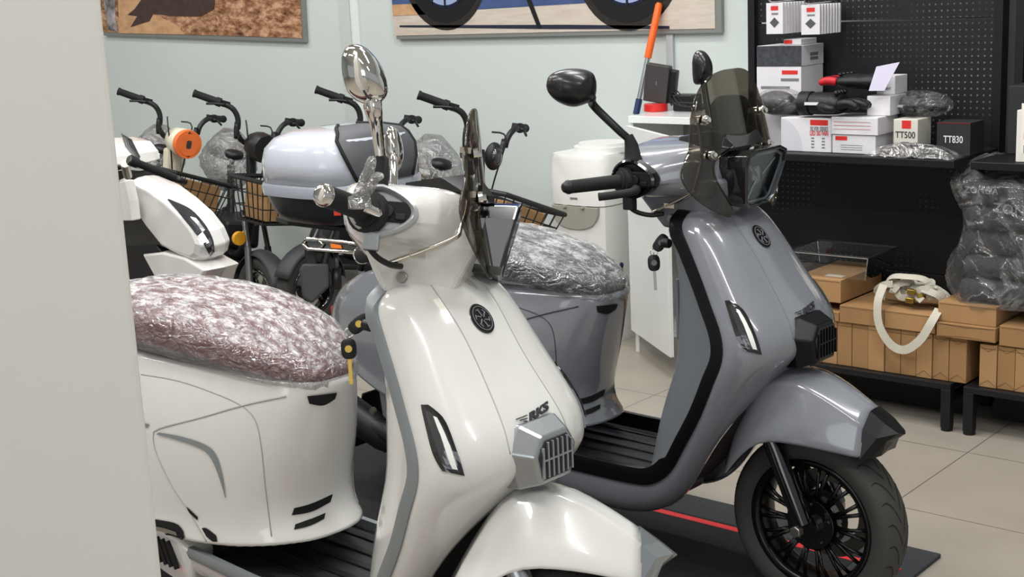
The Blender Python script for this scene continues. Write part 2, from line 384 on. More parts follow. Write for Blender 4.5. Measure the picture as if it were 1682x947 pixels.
def pwheel(cx, ctop, rx, bottom):
    # bottom of wheel given in picture; wheel centre above the frame
    b = l2(cx, bottom); e = l2(cx+rx, 0); Rr = .36; c = (b[0], b[1]+Rr)
    circ = lambda r, n=48: [(c[0]+r*math.cos(2*math.pi*i/n)*.86, c[1]+r*math.sin(2*math.pi*i/n)) for i in range(n)]
    t = fl(pr, 'printed_tyre', circ(Rr), 'print_tyre', -.0292); fl(t, 'printed_tyre_side', circ(Rr*.90), 'print_black', -.0304)
    fl(t, 'printed_rim', circ(Rr*.70), 'print_rim', -.0316); fl(t, 'printed_gap', circ(Rr*.66), 'print_sky', -.0328)
    mb = MB()
    for i in range(14):
        a = 2*math.pi*i/14+.22; ca, sa = math.cos(a), math.sin(a)
        mb.prism([(c[0]+(.05*ca-.009*sa)*.86, c[1]+.05*sa+.009*ca), (c[0]+(.05*ca+.009*sa)*.86, c[1]+.05*sa-.009*ca), (c[0]+(.25*ca+.007*sa)*.86, c[1]+.25*sa-.007*ca), (c[0]+(.25*ca-.007*sa)*.86, c[1]+.25*sa+.007*ca)], lambda a_, b_, d: (a_, d, b_), -.034, -.035)
    mb.obj('printed_spokes', 'print_black', t)
pwheel(735, 0, 50, 49); pwheel(1033, 0, 60, 50)
fl(pr, 'printed_stand', [l2(862, -10), l2(870, -10), l2(891, 46), l2(884, 46)], 'print_black', -.0304)

# ------------------------------------------------------------------ lights
def area(name, loc, sx, sy, e, col=(1, .99, .975), rot=None):
    l = bpy.data.lights.new(name, 'AREA'); l.shape = 'RECTANGLE'; l.size = sx; l.size_y = sy; l.energy = e; l.color = col
    o = bpy.data.objects.new(name, l); COL.objects.link(o); o.location = loc
    if rot: o.rotation_euler = rot
    return o
for i, (x, y) in enumerate([(-6.5, 1.0), (-6.5, 3.6), (-3.6, .2), (-3.6, 3.9), (-3.6, 2.2), (-.8, .6), (-.8, 2.9), (-9, 2.5), (1.6, 1.5)]):
    area('ceiling_lamp', (x, y, 3.36), 1.5, .12, 34)
for x, y in ((-5.1, 2.3), (-2.2, 3.3), (-2.2, 1.2)): area('ceiling_panel', (x, y, 3.35), .6, .6, 26)
fl_ = area('rear_fill_lamp', (0.5, -5.5, 1.9), 7, 2.6, 120, (.95, .98, 1)); fl_.rotation_euler = (R(-80), 0, R(180)); fl_.rotation_euler = (Vector((-2.5, 3, 1))-fl_.location).to_track_quat('-Z', 'Y').to_euler()  # broad cool fill lamp, unseen behind the camera
wd = bpy.data.worlds.new('world'); SC.world = wd; wd.use_nodes = True
wd.node_tree.nodes['Background'].inputs[0].default_value = (.80, .84, .88, 1); wd.node_tree.nodes['Background'].inputs[1].default_value = .45
SC.view_settings.view_transform = 'Standard'; SC.view_settings.look = 'None'; SC.view_settings.exposure = 0
SC.cycles.max_bounces = 10; SC.cycles.transparent_max_bounces = 24; SC.cycles.caustics_reflective = False; SC.cycles.caustics_refractive = False
# ------------------------------------------------------------------ scooters
POSE = {'W': ((-2.8928, 1.9702), -2.36, 47.65), 'G': ((-2.8648, 2.9667), -1.5, 0.)}
def pose_m(k):
    (x, y), a, s = POSE[k]; return Matrix.Translation((x, y, 0)) @ Matrix.Rotation(R(a), 4, 'Z')
PW = pose_m('W'); PG = pose_m('G')
def lray(Pm, px, py):
    i = Pm.inverted(); o = i @ EYEP; return o, (i.to_3x3() @ ray(px, py)).normalized()
def lplane(Pm, px, py, c, n):
    o, d = lray(Pm, px, py); n = Vector(n); return o + d*((Vector(c)-o).dot(n)/d.dot(n))
def steer(k):
    ax = Vector((-.45, 0, .893)).normalized(); A0 = Vector((.93, 0, 1.1)); q = Matrix.Rotation(R(POSE[k][2]), 3, ax)
    return lambda p: A0 + q @ (Vector(p)-A0)
def hit(bv, px, py, off=.002, Pm=None):
    o, d = lray(Pm or PW, px, py); h = bv.ray_cast(o, d)
    if h[0] is None: return None
    n = h[1] if h[1].dot(d) < 0 else -h[1]
    return h[0] + n*off
def pl_interp(pts, n):
    pts = [Vector(p) for p in pts]; L = [0]
    for i in range(1, len(pts)): L.append(L[-1]+(pts[i]-pts[i-1]).length)
    out = []
    for k in range(n):
        t = L[-1]*k/(n-1); j = 0
        while j < len(pts)-2 and L[j+1] < t: j += 1
        out.append(pts[j].lerp(pts[j+1], (t-L[j])/max(L[j+1]-L[j], 1e-9)))
    return out
def strip(mb, bv, A, B, n=12, m=4, off=.002, mirror=True, Pm=None):
    """a flat patch lying on a surface, between two picture-measured edge lines"""
    a = pl_interp(smooth_path([(p[0], p[1], 0) for p in A], 5), n); b = pl_interp(smooth_path([(p[0], p[1], 0) for p in B], 5), n); rows = []
    for i in range(n):
        row = []
        for k in range(m):
            q = a[i].lerp(b[i], k/(m-1)); h = hit(bv, q.x, q.y, off, Pm)
            if h is None: h = row[-1] if row else (rows[-1][k] if rows else None)
            if h is None: return
            row.append(h)
        rows.append(row)
    mb.grid(rows)
    if mirror: mb.grid([[Vector((p.x, -p.y, p.z)) for p in r] for r in rows])
def groove(mb, bv, line, r=.0015, n=40, mirror=True):
    pts = [hit(bv, p.x, p.y, 0) for p in pl_interp(smooth_path([(p[0], p[1], 0) for p in line], 5), n)]
    pts = [p for p in pts if p is not None]
    if len(pts) > 2:
        mb.tube(pts, r, 6)
        if mirror: mb.tube([(p.x, -p.y, p.z) for p in pts], r, 6)

ROWS = [((.985, -.105, 1.0), (1.03, 0, 1.018)), ((.998, -.148, .975), (1.085, 0, 1.004)), ((1.03, -.160, .93), (1.142, 0, .94)),
 ((1.075, -.175, .86), (1.190, 0, .865)), ((1.11, -.187, .80), (1.238, 0, .80)), ((1.15, -.203, .73), (1.285, 0, .735)),
 ((1.155, -.206, .67), (1.292, 0, .665)), ((1.125, -.205, .60), (1.245, 0, .635)), ((1.085, -.200, .515), (1.135, 0, .56))]
LOW = [((1.125, -.205, .60), (1.235, -.115, .61)), ((1.085, -.200, .515), (1.138, -.128, .50)), ((1.035, -.195, .43), (1.062, -.13, .385)), ((.985, -.190, .35), (1.005, -.125, .285)),
 ((.93, -.190, .308), (.94, -.12, .215)), ((.86, -.190, .295), (.83, -.12, .18)), ((.70, -.190, .292), (.70, -.12, .178)),
 ((.55, -.190, .292), (.55, -.12, .20)), ((.25, -.185, .30), (.25, -.12, .24))]
FR = [(0, 1), (.03, 1.03), (.30, 1.03), (.62, .93), (.83, .72), (.92, .50), (.935, .44), (.965, .38), (1.0, 0)]
def row_pts(E, C, low=False):
    out = []
    for fx, fy in FR:
        if low: fy = 1-(1-fy)*1.0
        zz = E[2]+(C[2]-E[2])*(fx if low else fx**1.0)
        out.append(Vector((E[0]+(C[0]-E[0])*fx, C[1]+(E[1]-C[1])*fy, zz)))
    return out
ECURVE = [r[0] for r in ROWS[:7]] + [r[0] for r in LOW]

OUT = [(.655, 0), (.651, .045), (.632, .088), (.585, .132), (.50, .170), (.40, .197), (.27, .216), (.10, .225), (-.10, .212), (-.28, .172), (-.40, .115), (-.455, .055), (-.465, 0)]
def zb(x): return pw(x, [(-.5, .52), (-.3, .44), (-.1, .38), (.1, .34), (.35, .333), (.5, .345), (.62, .360), (.7, .362)])
def zt(x): return pw(x, [(-.5, .60), (-.36, .68), (-.2, .755), (-.1, .77), (.2, .765), (.5, .765), (.7, .755)])
def pw(x, T):
    if x <= T[0][0]: return T[0][1]
    for (a, b), (c, d) in zip(T, T[1:]):
        if x <= c: return b+(d-b)*(x-a)/(c-a)
    return T[-1][1]
LEV = [(0, .985, -.01), (.035, 1.0, -.004), (.07, .985, -.018), (.13, .965, -.035), (.25, .975, -.042), (.42, .985, -.022), (.6, .965, .0), (.78, .89, .02), (.9, .80, .035), (.97, .74, .04), (1, .69, .02)]
def body_mb():
    half = smooth_path([(x, y, 0) for x, y in OUT], 3); rings = []
    full = half + [Vector((p.x, -p.y, 0)) for p in reversed(half[1:-1])]
    for tz, wf, fx in LEV:
        ring = []
        for p in full:
            wgt = max(0, min(1, (p.x-.3)/.35)); x = p.x+fx*wgt
            if p.x < 0: x = p.x*(1-.05*(1-wf)*4)
            ring.append(Vector((x, p.y*wf, zb(p.x)+(zt(p.x)-zb(p.x))*tz)))
        rings.append(ring)
    return MB().loft(rings)
SEAT = [(-.22, .80, .08, .772), (-.20, .835, .11, .77), (-.15, .868, .14, .77), (-.05, .885, .165, .765), (.08, .889, .178, .762), (.2, .890, .180, .762), (.32, .884, .174, .76), (.43, .868, .162, .755), (.52, .848, .145, .748), (.59, .822, .120, .742), (.64, .795, .09, .738), (.67, .772, .06, .738), (.682, .757, .03, .742)]
def seat_mb(g=0., jit=0., low=0.):
    rings = []; st = []
    for i in range(len(SEAT)-1):
        n = 4 if jit else 1
        for k in range(n): st.append(tuple(SEAT[i][j]+(SEAT[i+1][j]-SEAT[i][j])*k/n for j in range(4)))
    st.append(SEAT[-1]); nn = 72 if jit else 28
    for x, zc, w, z0 in st:
        z0 -= low; h = (zc-z0)/2; ring = []
        for k in range(nn):
            t = 2*math.pi*k/nn; c, s = math.cos(t), math.sin(t)
            y = (w+g)*math.copysign(abs(c)**.62, c); z = (zc+z0)/2 + (h+g)*math.copysign(abs(s)**.75, s)
            if jit:
                j = jit*(math.sin(x*61+y*37+z*20)+math.sin(x*23-y*71+3*math.sin(z*50))+.8*math.sin(y*120+x*90))/2.6
                y += j*c; z += j*max(s, -.2)
            ring.append(Vector((x+(g if x > .65 else -g if x < -.2 else 0), y, z)))
        rings.append(ring)
    return MB().loft(rings)

def wheel(root, cx, cz, xf, rim_m, Rt=.23, wt=.054, rr=.162, name='front_wheel', spokes=14, fancy=True):
    prof = [(rr-.004, -.036), (rr+.008, -.044), (rr+.025, -.052), (Rt-.022, -.054), (Rt-.008, -.042), (Rt-.002, -.022), (Rt, 0), (Rt-.002, .022), (Rt-.008, .042), (Rt-.022, .054), (rr+.025, .052), (rr+.008, .044), (rr-.004, .036)]
    N = 56; k_ = wt/.054
    def lathe(mb, prof, close=False):
        rings = [[Vector((cx+r*math.cos(2*math.pi*i/N), y*k_, cz+r*math.sin(2*math.pi*i/N))) for r, y in prof] for i in range(N)]
        n = len(prof); vs = [p for q in rings for p in q]; m = n if close else n-1
        mb.add(vs, [(i*n+k, ((i+1) % N)*n+k, ((i+1) % N)*n+(k+1) % n, i*n+(k+1) % n) for i in range(N) for k in range(m)])
    mb = MB(); lathe(mb, prof); t = mb.obj('tyre', 'tread', root, smooth=True, xf=xf)
    if fancy:
        mb = MB()
        for i in range(26):
            for sgn in (-1, 1):
                a0 = 2*math.pi*(i+(.5 if sgn > 0 else 0))/26; rows = []
                for j in range(9):
                    q = j/8; y = sgn*(.004+.043*q); a = a0 + .26*math.sin(q*1.9)-.05
                    rad = pw(abs(y), [(0, Rt), (.022, Rt-.002), (.042, Rt-.008), (.054, Rt-.022)])+.0007
                    w = .017*(1-.7*q)
                    rows.append([Vector((cx+rad*math.cos(a+s*w), y*k_, cz+rad*math.sin(a+s*w))) for s in (-1, 0, 1)])
                mb.grid(rows)
        mb.obj('tread_grooves', 'void', t, xf=xf)
    mb = MB(); lathe(mb, [(rr+.006, -.045), (rr-.004, -.047), (rr-.012, -.040), (rr-.016, -.025), (rr-.018, .025), (rr-.012, .040), (rr-.004, .047), (rr+.006, .045), (rr, .03), (rr-.002, -.03)], True)
    rim = mb.obj('rim', rim_m, root, smooth=True, xf=xf)
    if fancy:
        mb = MB()
        for i in range(spokes):
            a0 = 2*math.pi*i/spokes
            for da in (-.055, .055):
                a, b = a0+da*.5, a0+da*1.6
                mb.tube([(cx+.062*math.cos(a), -.030, cz+.062*math.sin(a)), (cx+.11*math.cos((a+b)/2), -.036, cz+.11*math.sin((a+b)/2)), (cx+(rr-.014)*math.cos(b), -.030, cz+(rr-.014)*math.sin(b))], [.0065, .005, .0055], 6)
        mb.obj('spokes', rim_m, rim, smooth=True, xf=xf)
        mb = MB().disc((cx, -.005, cz), (0, 1, 0), .073, .05, 40).disc((cx, -.034, cz), (0, 1, 0), .066, .014, 40, .05).disc((cx, -.045, cz), (0, 1, 0), .03, .02, 20)
        for i in range(5):
            a = 2*math.pi*i/5+.3; mb.disc((cx+.052*math.cos(a), -.042, cz+.052*math.sin(a)), (0, 1, 0), .006, .008, 8)
        mb.obj('hub', 'gblack', root, bevel=.002, xf=xf)
        mb = MB(); M_ = 48
        for y in (.055, .059):
            pass
        ri = [[Vector((cx+r*math.cos(2*math.pi*i/M_), y, cz+r*math.sin(2*math.pi*i/M_))) for r, y in ((.118, .056), (.118, .06), (.082, .06), (.082, .056))] for i in range(M_+1)]
        mb.loft(ri, False); mb.obj('brake_disc', 'brass', root, xf=xf)
        MB().box((cx-.075, .062, cz+.075), (.05, .035, .07), rot=Matrix.Rotation(R(-45), 3, 'Y')).obj('brake_caliper', 'black', root, bevel=.005, xf=xf)

def mirror_shell(root, pts, c, n, depth, shell_m, stem, stem_r, name='mirror', stem_m=None):
    c = Vector(c); n = Vector(n).normalized(); rings = []
    pts = smooth_path([Vector(p) for p in pts]+[Vector(pts[0])], 4)[:-1]
    for t in (0, 15, 35, 55, 72, 85):
        k = math.cos(R(t)); rings.append([c+(p-c)*k+n*depth*math.sin(R(t)) for p in pts])
    rings = [[c+(p-c)*.97-n*.006 for p in pts]]+rings
    m = MB().loft(rings).obj(name, shell_m, root, smooth=True, auto=50)
    MB().loft([[c+(p-c)*.93-n*.008 for p in pts], [c+(p-c)*.93-n*.0095 for p in pts]]).obj('mirror_glass', 'mirror', m)
    MB().tube(smooth_path(stem, 5), [stem_r[0]+(stem_r[1]-stem_r[0])*i/(5*(len(stem)-1)) for i in range(5*(len(stem)-1)+1)], 12).obj('mirror_stem', stem_m or shell_m, m, smooth=True, auto=50)
    return m

def make_scooter(k, label, pal):
    root = empty('motor_scooter', label=label, cat='scooter'); root.matrix_world = pose_m(k)
    st = steer(k); body_m, trim_m, metal_m = pal['body'], pal['trim'], pal['metal']; Pm = pose_m(k)
    mt = lambda q: MATS[q] if q in MATS else M[q]
    # --- leg shield
    mb = MB(); mb.grid([row_pts(*r) for r in ROWS[:8]] + [row_pts(E_, C_, True) for E_, C_ in LOW[1:]])
    # widen columns so the mirror meets at the centre, the wheel arch stays open
    sh = mb.obj('leg_shield', body_m, root, sub=2, mirror=True, solid=.004)
    bv = bvh(sh)
    # --- edge trim
    path = smooth_path([(1.012, -.03, 1.012), (.998, -.09, 1.010)]+ECURVE[1:], 4); tw = pal['tw']
    for sgn in (-1, 1):
        rings = []
        for i, p in enumerate(path):
            t = (path[min(i+1, len(path)-1)]-path[max(i-1, 0)]); t.y = 0; t.normalize(); nb = Vector((t.z, 0, -t.x))
            if nb.x > 0 and i < 8: nb = -nb
            if i < 8: nb = Vector((-1, 0, .15))
            else:
                nb = Vector((t.z, 0, -t.x)); nb = nb if (nb.z > 0 or nb.x < 0) else -nb
            w = tw*(1.0 if p.z > .36 else pal['tlow'])
            P_ = Vector((p.x, p.y*sgn, p.z)); sy = sgn*Vector((0, -1, 0))
            rings.append([P_-nb*.004-sy*.008, P_-nb*.004+sy*.007, P_+nb*(w*.5)+sy*.010, P_+nb*w+sy*.006, P_+nb*w-sy*.008])
        MB().loft(rings).obj('shield_trim', trim_m, root, smooth=True, auto=40)
    LN = [(1.235, .612), (1.165, .545), (1.115, .49), (1.065, .42), (1.025, .36), (.985, .29), (.93, .235)]
    MB().grid([[Vector((x-.030, y, z)) for y in (-.112, -.08, 0, .08, .112)] for x, z in LN]).obj('wheel_arch_liner', 'void', root, smooth=True)
    # --- inner shield
    XB = [(.31, .855), (.35, .86), (.43, .875), (.51, .90), (.59, .938), (.66, .945), (.73, .948), (.80, .948), (.86, .942), (.93, .925), (.975, .925), (1.0, .93)]
    rows = []
    for E in [ROWS[0][0], ROWS[1][0], ROWS[2][0], ROWS[3][0], ROWS[4][0], ROWS[5][0], ROWS[6][0], LOW[0][0], LOW[1][0], LOW[2][0], LOW[3][0], LOW[4][0]]:
        xb = pw(E[2], XB); rows.append([Vector((E[0]-.003+(xb-E[0])*a, (E[1]+.004)*b, E[2])) for b, a in ((1, 0), (.93, .06), (.84, .32), (.68, .78), (.5, .97), (.25, 1), (0, 1))])
    inn = MB().grid(rows).obj('inner_leg_shield', pal['inner'], root, sub=1, mirror=True)
    MB().bx(.925, .935, -.07, .07, .66, .82).obj('glovebox_lid', pal['inner'], inn, bevel=.004)
    # --- centre nose casting
    def hexp(w, z0, z1, x): return [Vector((x+.02*(z1-z)/(z1-z0)*0, y, z)) for y, z in ((-w*.62, z1), (w*.62, z1), (w, z0+(z1-z0)*.62), (w*.72, z0), (-w*.72, z0), (-w, z0+(z1-z0)*.62))]
    hc = MB().loft([hexp(.088, .628, .755, 1.23), hexp(.082, .632, .757, 1.275), hexp(.060, .646, .740, 1.318), hexp(.054, .652, .734, 1.320)], True).obj('horn_cover', metal_m, root, bevel=.004)
    MB().loft([hexp(.050, .655, .731, 1.319), hexp(.050, .655, .731, 1.3215)]).obj('grille_recess', 'ink', hc)
    mb = MB()
    for i in range(7):
        y = (i-3)*.0135; z1 = .729 if abs(i-3) < 3 else .72; mb.box((1.324, y, (z1+.659)/2), (.006, .0045, z1-.659))
    mb.box((1.324, 0, .694), (.005, .084, .004)).obj('horn_grille', metal_m, hc, bevel=.001)
    # --- lamp slots, badge, lettering on the shield
    A_, B_, C_ = MB(), MB(), MB()
    strip(A_, bv, [(692, 664), (700, 700), (712, 745), (727, 772)], [(704, 664), (730, 688), (750, 738), (763, 780)], 14, 6, .003)
    strip(B_, bv, [(700, 674), (710, 708), (722, 745), (733, 767)], [(706, 675), (727, 696), (744, 738), (755, 772)], 14, 6, .0055)
    strip(C_, bv, [(713, 683), (725, 716), (737, 752), (744, 768)], [(719, 686), (732, 712), (744, 744), (752, 770)], 12, 3, .0065)
    for a_, b_, c_ in zip(A_.pieces(), B_.pieces(), C_.pieces()):
        dl = a_.obj('running_light', 'gblack', root, solid=.003); b_.obj('lamp_reflector', 'darkglass', dl); c_.obj('light_strip', 'led', dl)
    mb = MB(); groove(mb, bv, [(708, 468), (735, 507), (766, 559), (799, 631), (826, 698), (838, 745)], .0013); mb.objs('shield_crease', pal['crease'], sh, smooth=True)
    fn = lambda p, o: (lambda h: Vector((h[0].x, h[0].y, h[0].z))+h[1]*o if h[0] is not None else Vector((1.2, p[0], p[1])))((lambda h: (h[0], h[1] if h[1] is None or h[1].x > 0 else -h[1]))(bv.ray_cast(Vector((1.6, p[0], p[1])), Vector((-1, 0, 0)))))
    bz = .937; mb = MB()
    for r0, r1, o in ((0, .026, .003),):
        rows = [[fn((r*math.cos(2*math.pi*i/28), bz+r*math.sin(2*math.pi*i/28)), o) for i in range(29)] for r in (.0008, .009, .018, .026)]
        mb.grid(rows)
    bd = mb.obj('round_badge', 'gblack', root, solid=.004)
    mb = MB(); pts = [fn((.021*math.cos(2*math.pi*i/28), bz+.021*math.sin(2*math.pi*i/28)), .004) for i in range(29)]
    mb.tube(pts, .0009, 6, False)
    for i in range(6):
        a = 2*math.pi*i/6+.3; mb.tube([fn((.004*math.cos(a), bz+.004*math.sin(a)), .004), fn((.014*math.cos(a+.35), bz+.014*math.sin(a+.35)), .0045)], .0014, 6)
        mb.tube([fn((.0155*math.cos(a+.2), bz+.0155*math.sin(a+.2)), .004), fn((.0165*math.cos(a+.7), bz+.0165*math.sin(a+.7)), .004)], .0012, 6)
    mb.obj('badge_emblem', 'gink', bd)
    cz_ = .762; tf = lambda a, b, d: fn((a*1.0+.006, cz_+b+a*.12), .002+d)
    mb = text_mb('RKS', .036, lambda a, b, d: tf(a*1.05+.010, b*.50, d), .003, .0012, .95, .35)
    for j in range(3): mb.tube([tf(-.020-.003*j, .006-.0045*j, .001), tf(-.050+.008*j, .009-.0045*j, .001)], .0011, 5)
    mb.obj('maker_lettering', pal['ink'], root)
    mb = MB()
    # --- rear body
    bo = body_mb().obj('rear_body', body_m, root, sub=1); bb = bvh(bo)
    mb = MB(); groove(mb, bb, [(232, 614), (290, 624), (345, 642), (395, 664), (420, 690), (430, 740), (436, 800), (446, 880)])
    groove(mb, bb, [(470, 650), (400, 665), (330, 685), (262, 703), (252, 715), (258, 745), (285, 800), (315, 845), (345, 898)], .0022)
    mb.objs('panel_seam', pal['seam'], bo, smooth=True)
    mb = MB(); strip(mb, bb, [(262, 709), (300, 716), (340, 730), (357, 748), (366, 780), (372, 816)], [(258, 712), (298, 723), (334, 737), (350, 755), (362, 785), (371, 816)], 30, 3, .003)
    strip(mb, bb, [(236, 693), (247, 696)], [(236, 701), (243, 701)], 4, 3, .002)
    mb.objs('side_stripe', pal['stripe'], bo)
    mb = MB()
    strip(mb, bb, [(483, 833), (510, 826), (546, 810)], [(479, 845), (512, 839), (542, 823)], 16, 4, .002, False)
    strip(mb, bb, [(485, 860), (510, 851), (534, 841)], [(483, 869), (510, 862), (532, 851)], 14, 4, .002, False)
    strip(mb, bb, [(307, 830), (326, 848)], [(311, 840), (325, 853)], 6, 3, .002)
    strip(mb, bb, [(332, 866), (340, 866), (356, 878)], [(340, 880), (350, 888), (358, 888)], 6, 3, .002)
    mb.objs('air_vent', 'void', bo)
    mb = MB(); strip(mb, bb, [(247, 850), (290, 858), (303, 872)], [(247, 877), (280, 885), (306, 892)], 10, 5, .003)
    rcs = mb.objs('peg_recess', 'void', bo)
    mb = MB(); strip(mb, bb, [(249, 862), (270, 865), (292, 872)], [(249, 874), (272, 878), (296, 884)], 8, 3, .006); [b_.obj('peg_bracket', 'brass', rc_) for b_, rc_ in zip(mb.pieces(), rcs)]
    mb = MB(); strip(mb, bb, [(505, 649), (530, 646), (552, 643)], [(508, 661), (530, 664), (549, 653)], 10, 4, .004, False)
    mb.obj('seat_latch_opening', 'void', bo)
    # lower rear running board sides
    for s in (-1, 1):
        rb = MB().loft([[Vector((x, s*y, z)) for x, y, z in q] for q in (((.34, .19, .31), (.34, .10, .31), (.32, .10, .22), (.32, .19, .22)), ((.30, .205, .34), (.30, .10, .34), (.26, .10, .22), (.26, .195, .22)), ((.05, .21, .36), (.05, .10, .36), (.05, .10, .25), (.05, .20, .25)), ((-.1, .20, .39), (-.1, .10, .39), (-.1, .10, .30), (-.1, .19, .30)))]).obj('side_board', body_m, root, bevel=.008)
        mb = MB()
        for i in range(9): mb.box((.10+i*.022, s*.207, .295), (.012, .008, .07), rot=Matrix.Rotation(R(-25), 3, 'Y'))
        mb.obj('board_grille', 'void', rb)
    # --- floor
    fl = MB().bx(.38, .895, -.183, .183, .262, .292).obj('footboard', 'floormat', root, bevel=.004)
    mb = MB()
    for y in (-.145, -.085, -.03, .03, .085, .145):
        mb.box((.66, y, .293), (.40, .020, .008))
    mb.obj('footboard_ribs', 'black', fl, bevel=.002)
    MB().bx(.2, .90, -.10, .10, .205, .27).obj('frame_tube', 'metalb', root, bevel=.02)
    MB().loft([[Vector((x, y*w, z)) for y in (-1, 1) for z in ((z1, z0) if y < 0 else (z0, z1))] for x, w, z0, z1 in ((.38, .13, .12, .40), (.2, .15, .12, .5), (-.0, .13, .14, .52), (-.2, .08, .30, .55))]).obj('engine_block', 'metalb', root, bevel=.015)
    MB().tube(smooth_path([(.25, -.16, .22), (.0, -.19, .24), (-.3, -.2, .30)], 5), .035, 14).obj('swingarm', 'metalb', root, smooth=True)
    mb = MB()
    for p in ((.0, -.225, .25), (.08, -.222, .30), (-.1, -.225, .33)): mb.disc(p, (0, 1, 0), .011, .012, 12)
    mb.objs('bolt', 'brass', root)
    idn = lambda p: p
    wheel(root, 0, .23, idn, 'rimblack', name='rear')
    rws = []
    for i in range(15):
        a = R(55+150*i/14); rws.append([Vector(((.285-.04*abs(q_)**2)*math.cos(a), q_*.085, .235+(.285-.04*abs(q_)**2)*math.sin(a))) for q_ in (-1, -.85, -.4, 0, .4, .85, 1)])
    MB().grid(rws).obj('rear_mudguard', 'metalb', root, smooth=True, solid=.004)
    MB().box((-.335, 0, .22), (.012, .17, .20), rot=Matrix.Rotation(R(18), 3, 'Y')).obj('mud_flap', 'void', root, bevel=.004)
    MB().tube([(.05, -.17, .20), (-.10, -.185, .24), (-.36, -.19, .33), (-.40, -.19, .345)], [.03, .05, .055, .035], 18).obj('exhaust', 'metalb', root, smooth=True, auto=40)
    MB().box((-.455, 0, .56), (.03, .12, .05)).obj('tail_light', 'red', root, bevel=.012)
    # --- seat
    se = seat_mb().obj('seat', pal['seat'], root, sub=1)
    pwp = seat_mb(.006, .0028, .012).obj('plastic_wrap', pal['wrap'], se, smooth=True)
    pwp['label'] = 'crumpled clear plastic wrap over the seat'
    # --- fender
    S = [(1.092, .42, (-.085, .405), (-.112, .333)), (1.130, .505, (-.086, .488), (-.115, .385)), (1.175, .592, (-.083, .572), (-.118, .430)), (1.225, .620, (-.080, .600), (-.118, .455)), (1.29, .621, (-.076, .598), (-.115, .458)), (1.35, .600, (-.072, .574), (-.105, .455)), (1.41, .570, (-.066, .541), (-.090, .448)), (1.455, .545, (-.060, .514), (-.076, .441))]
    mb = MB(); mb.grid([[Vector((x, bt[0], bt[1])), Vector((x, bt[0]-.001, bt[1]+.012)), Vector((x, (bt[0]*.86+cr[0]*.14), bt[1]*.70+cr[1]*.30)), Vector((x, bt[0]*.80+cr[0]*.2, bt[1]*.64+cr[1]*.36)), Vector((x, cr[0]*1.03, cr[1]-.007)), Vector((x, cr[0]*.98, cr[1]+.001)), Vector((x, cr[0]*.90, cr[1]+.004)), Vector((x, cr[0]*.4, zt_-.003)), Vector((x, 0, zt_))] for x, zt_, cr, bt in S])
    fe = mb.obj('front_fender', body_m, root, sub=1, mirror=True, solid=.004, xf=None)
    def restp(o):
        for v in o.data.vertices: v.co = st(v.co)
    # the mirror runs before steering, so bake it
    def bake(o):
        bpy.context.view_layer.update(); dg = bpy.context.evaluated_depsgraph_get()
        me = bpy.data.meshes.new_from_object(o.evaluated_get(dg)); o.modifiers.clear(); o.data = me
        for v in me.vertices: v.co = st(v.co)
    bake(fe)
    x, zt_, cr, bt = S[-1]
    mb = MB(); mb.grid([[Vector((x-.002, bt[0]-.003, bt[1]-.002)), Vector((x-.002, cr[0]-.003, cr[1]-.002)), Vector((x-.002, cr[0]*.42, zt_+.001)), Vector((x-.002, 0, zt_+.003))],
      [Vector((1.475, -.062, .441)), Vector((1.485, -.054, .492)), Vector((1.49, -.026, .522)), Vector((1.492, 0, .525))],
      [Vector((1.488, -.036, .444)), Vector((1.50, -.036, .481)), Vector((1.522, -.016, .500)), Vector((1.531, 0, .499))],
      [Vector((1.488, 0, .447)), Vector((1.50, 0, .47)), Vector((1.522, 0, .49)), Vector((1.531, 0, .497))]])
    bake(mb.obj('fender_tip', pal['tip'], root, mirror=True, solid=.003))
    # --- fork and front wheel
    for s in (-1, 1):
        MB().tube([(1.19, s*.085, .50), (1.225, s*.085, .43), (1.305, s*.085, .245)], [.020, .024, .023], 14).obj('fork_leg', pal['fork'], root, smooth=True, auto=50, xf=st)
        MB().disc((1.300, s*.105, .232), (0, 1, 0), .015, .022, 6).obj('axle_nut', 'brass', root, bevel=.002, xf=st)
    MB().tube([(1.205, -.09, .47), (1.205, .09, .47)], .02, 10).tube([(1.19, 0, .50), (1.0, 0, .88)], .03, 14).obj('steering_column', 'metalb', root, smooth=True, auto=50, xf=st)
    if k == 'W': wheel(root, 1.30, .23, st, 'rimblack', name='front')
    else: wheel(root, 1.30, .23, st, 'rimblack', name='front')
    # --- handlebar cover
    STN = [(.815, 1.085, 1.165, .13), (.835, 1.055, 1.178, .185), (.87, 1.040, 1.182, .205), (.92, 1.032, 1.183, .207), (.965, 1.034, 1.183, .185), (1.01, 1.036, 1.183, .150), (1.05, 1.032, 1.180, .118), (1.075, 1.03, 1.170, .095), (1.085, 1.05, 1.15, .07)]
    rings = []
    for x, z0, z1, w in STN:
        ring = []
        for q in range(32):
            t = 2*math.pi*q/32; c, s = math.cos(t), math.sin(t); y = w*math.copysign(abs(c)**.45, c); h = math.copysign(abs(s)**.7, s)
            zz = (z0+z1)/2+(z1-z0)/2*h
            if h > 0: zz -= .035*(abs(y)/.2)**1.6*(z1-z0)/.15
            ring.append(Vector((x, y, zz)))
        rings.append(ring)
    hcv = MB().loft(rings).obj('handlebar_cover', body_m, root, sub=1, xf=st)
    MB().loft([[Vector((x0, -w, z)), Vector((x1, -w*.8, z)), Vector((x1+.015, 0, z)), Vector((x1, w*.8, z)), Vector((x0, w, z))] for z, x0, x1, w in ((1.09, .845, 1.09, .150), (1.05, .86, 1.085, .140), (1.0, .885, 1.06, .115), (.955, .91, 1.04, .095))]).obj('neck_cover', body_m, root, bevel=.01, xf=st)
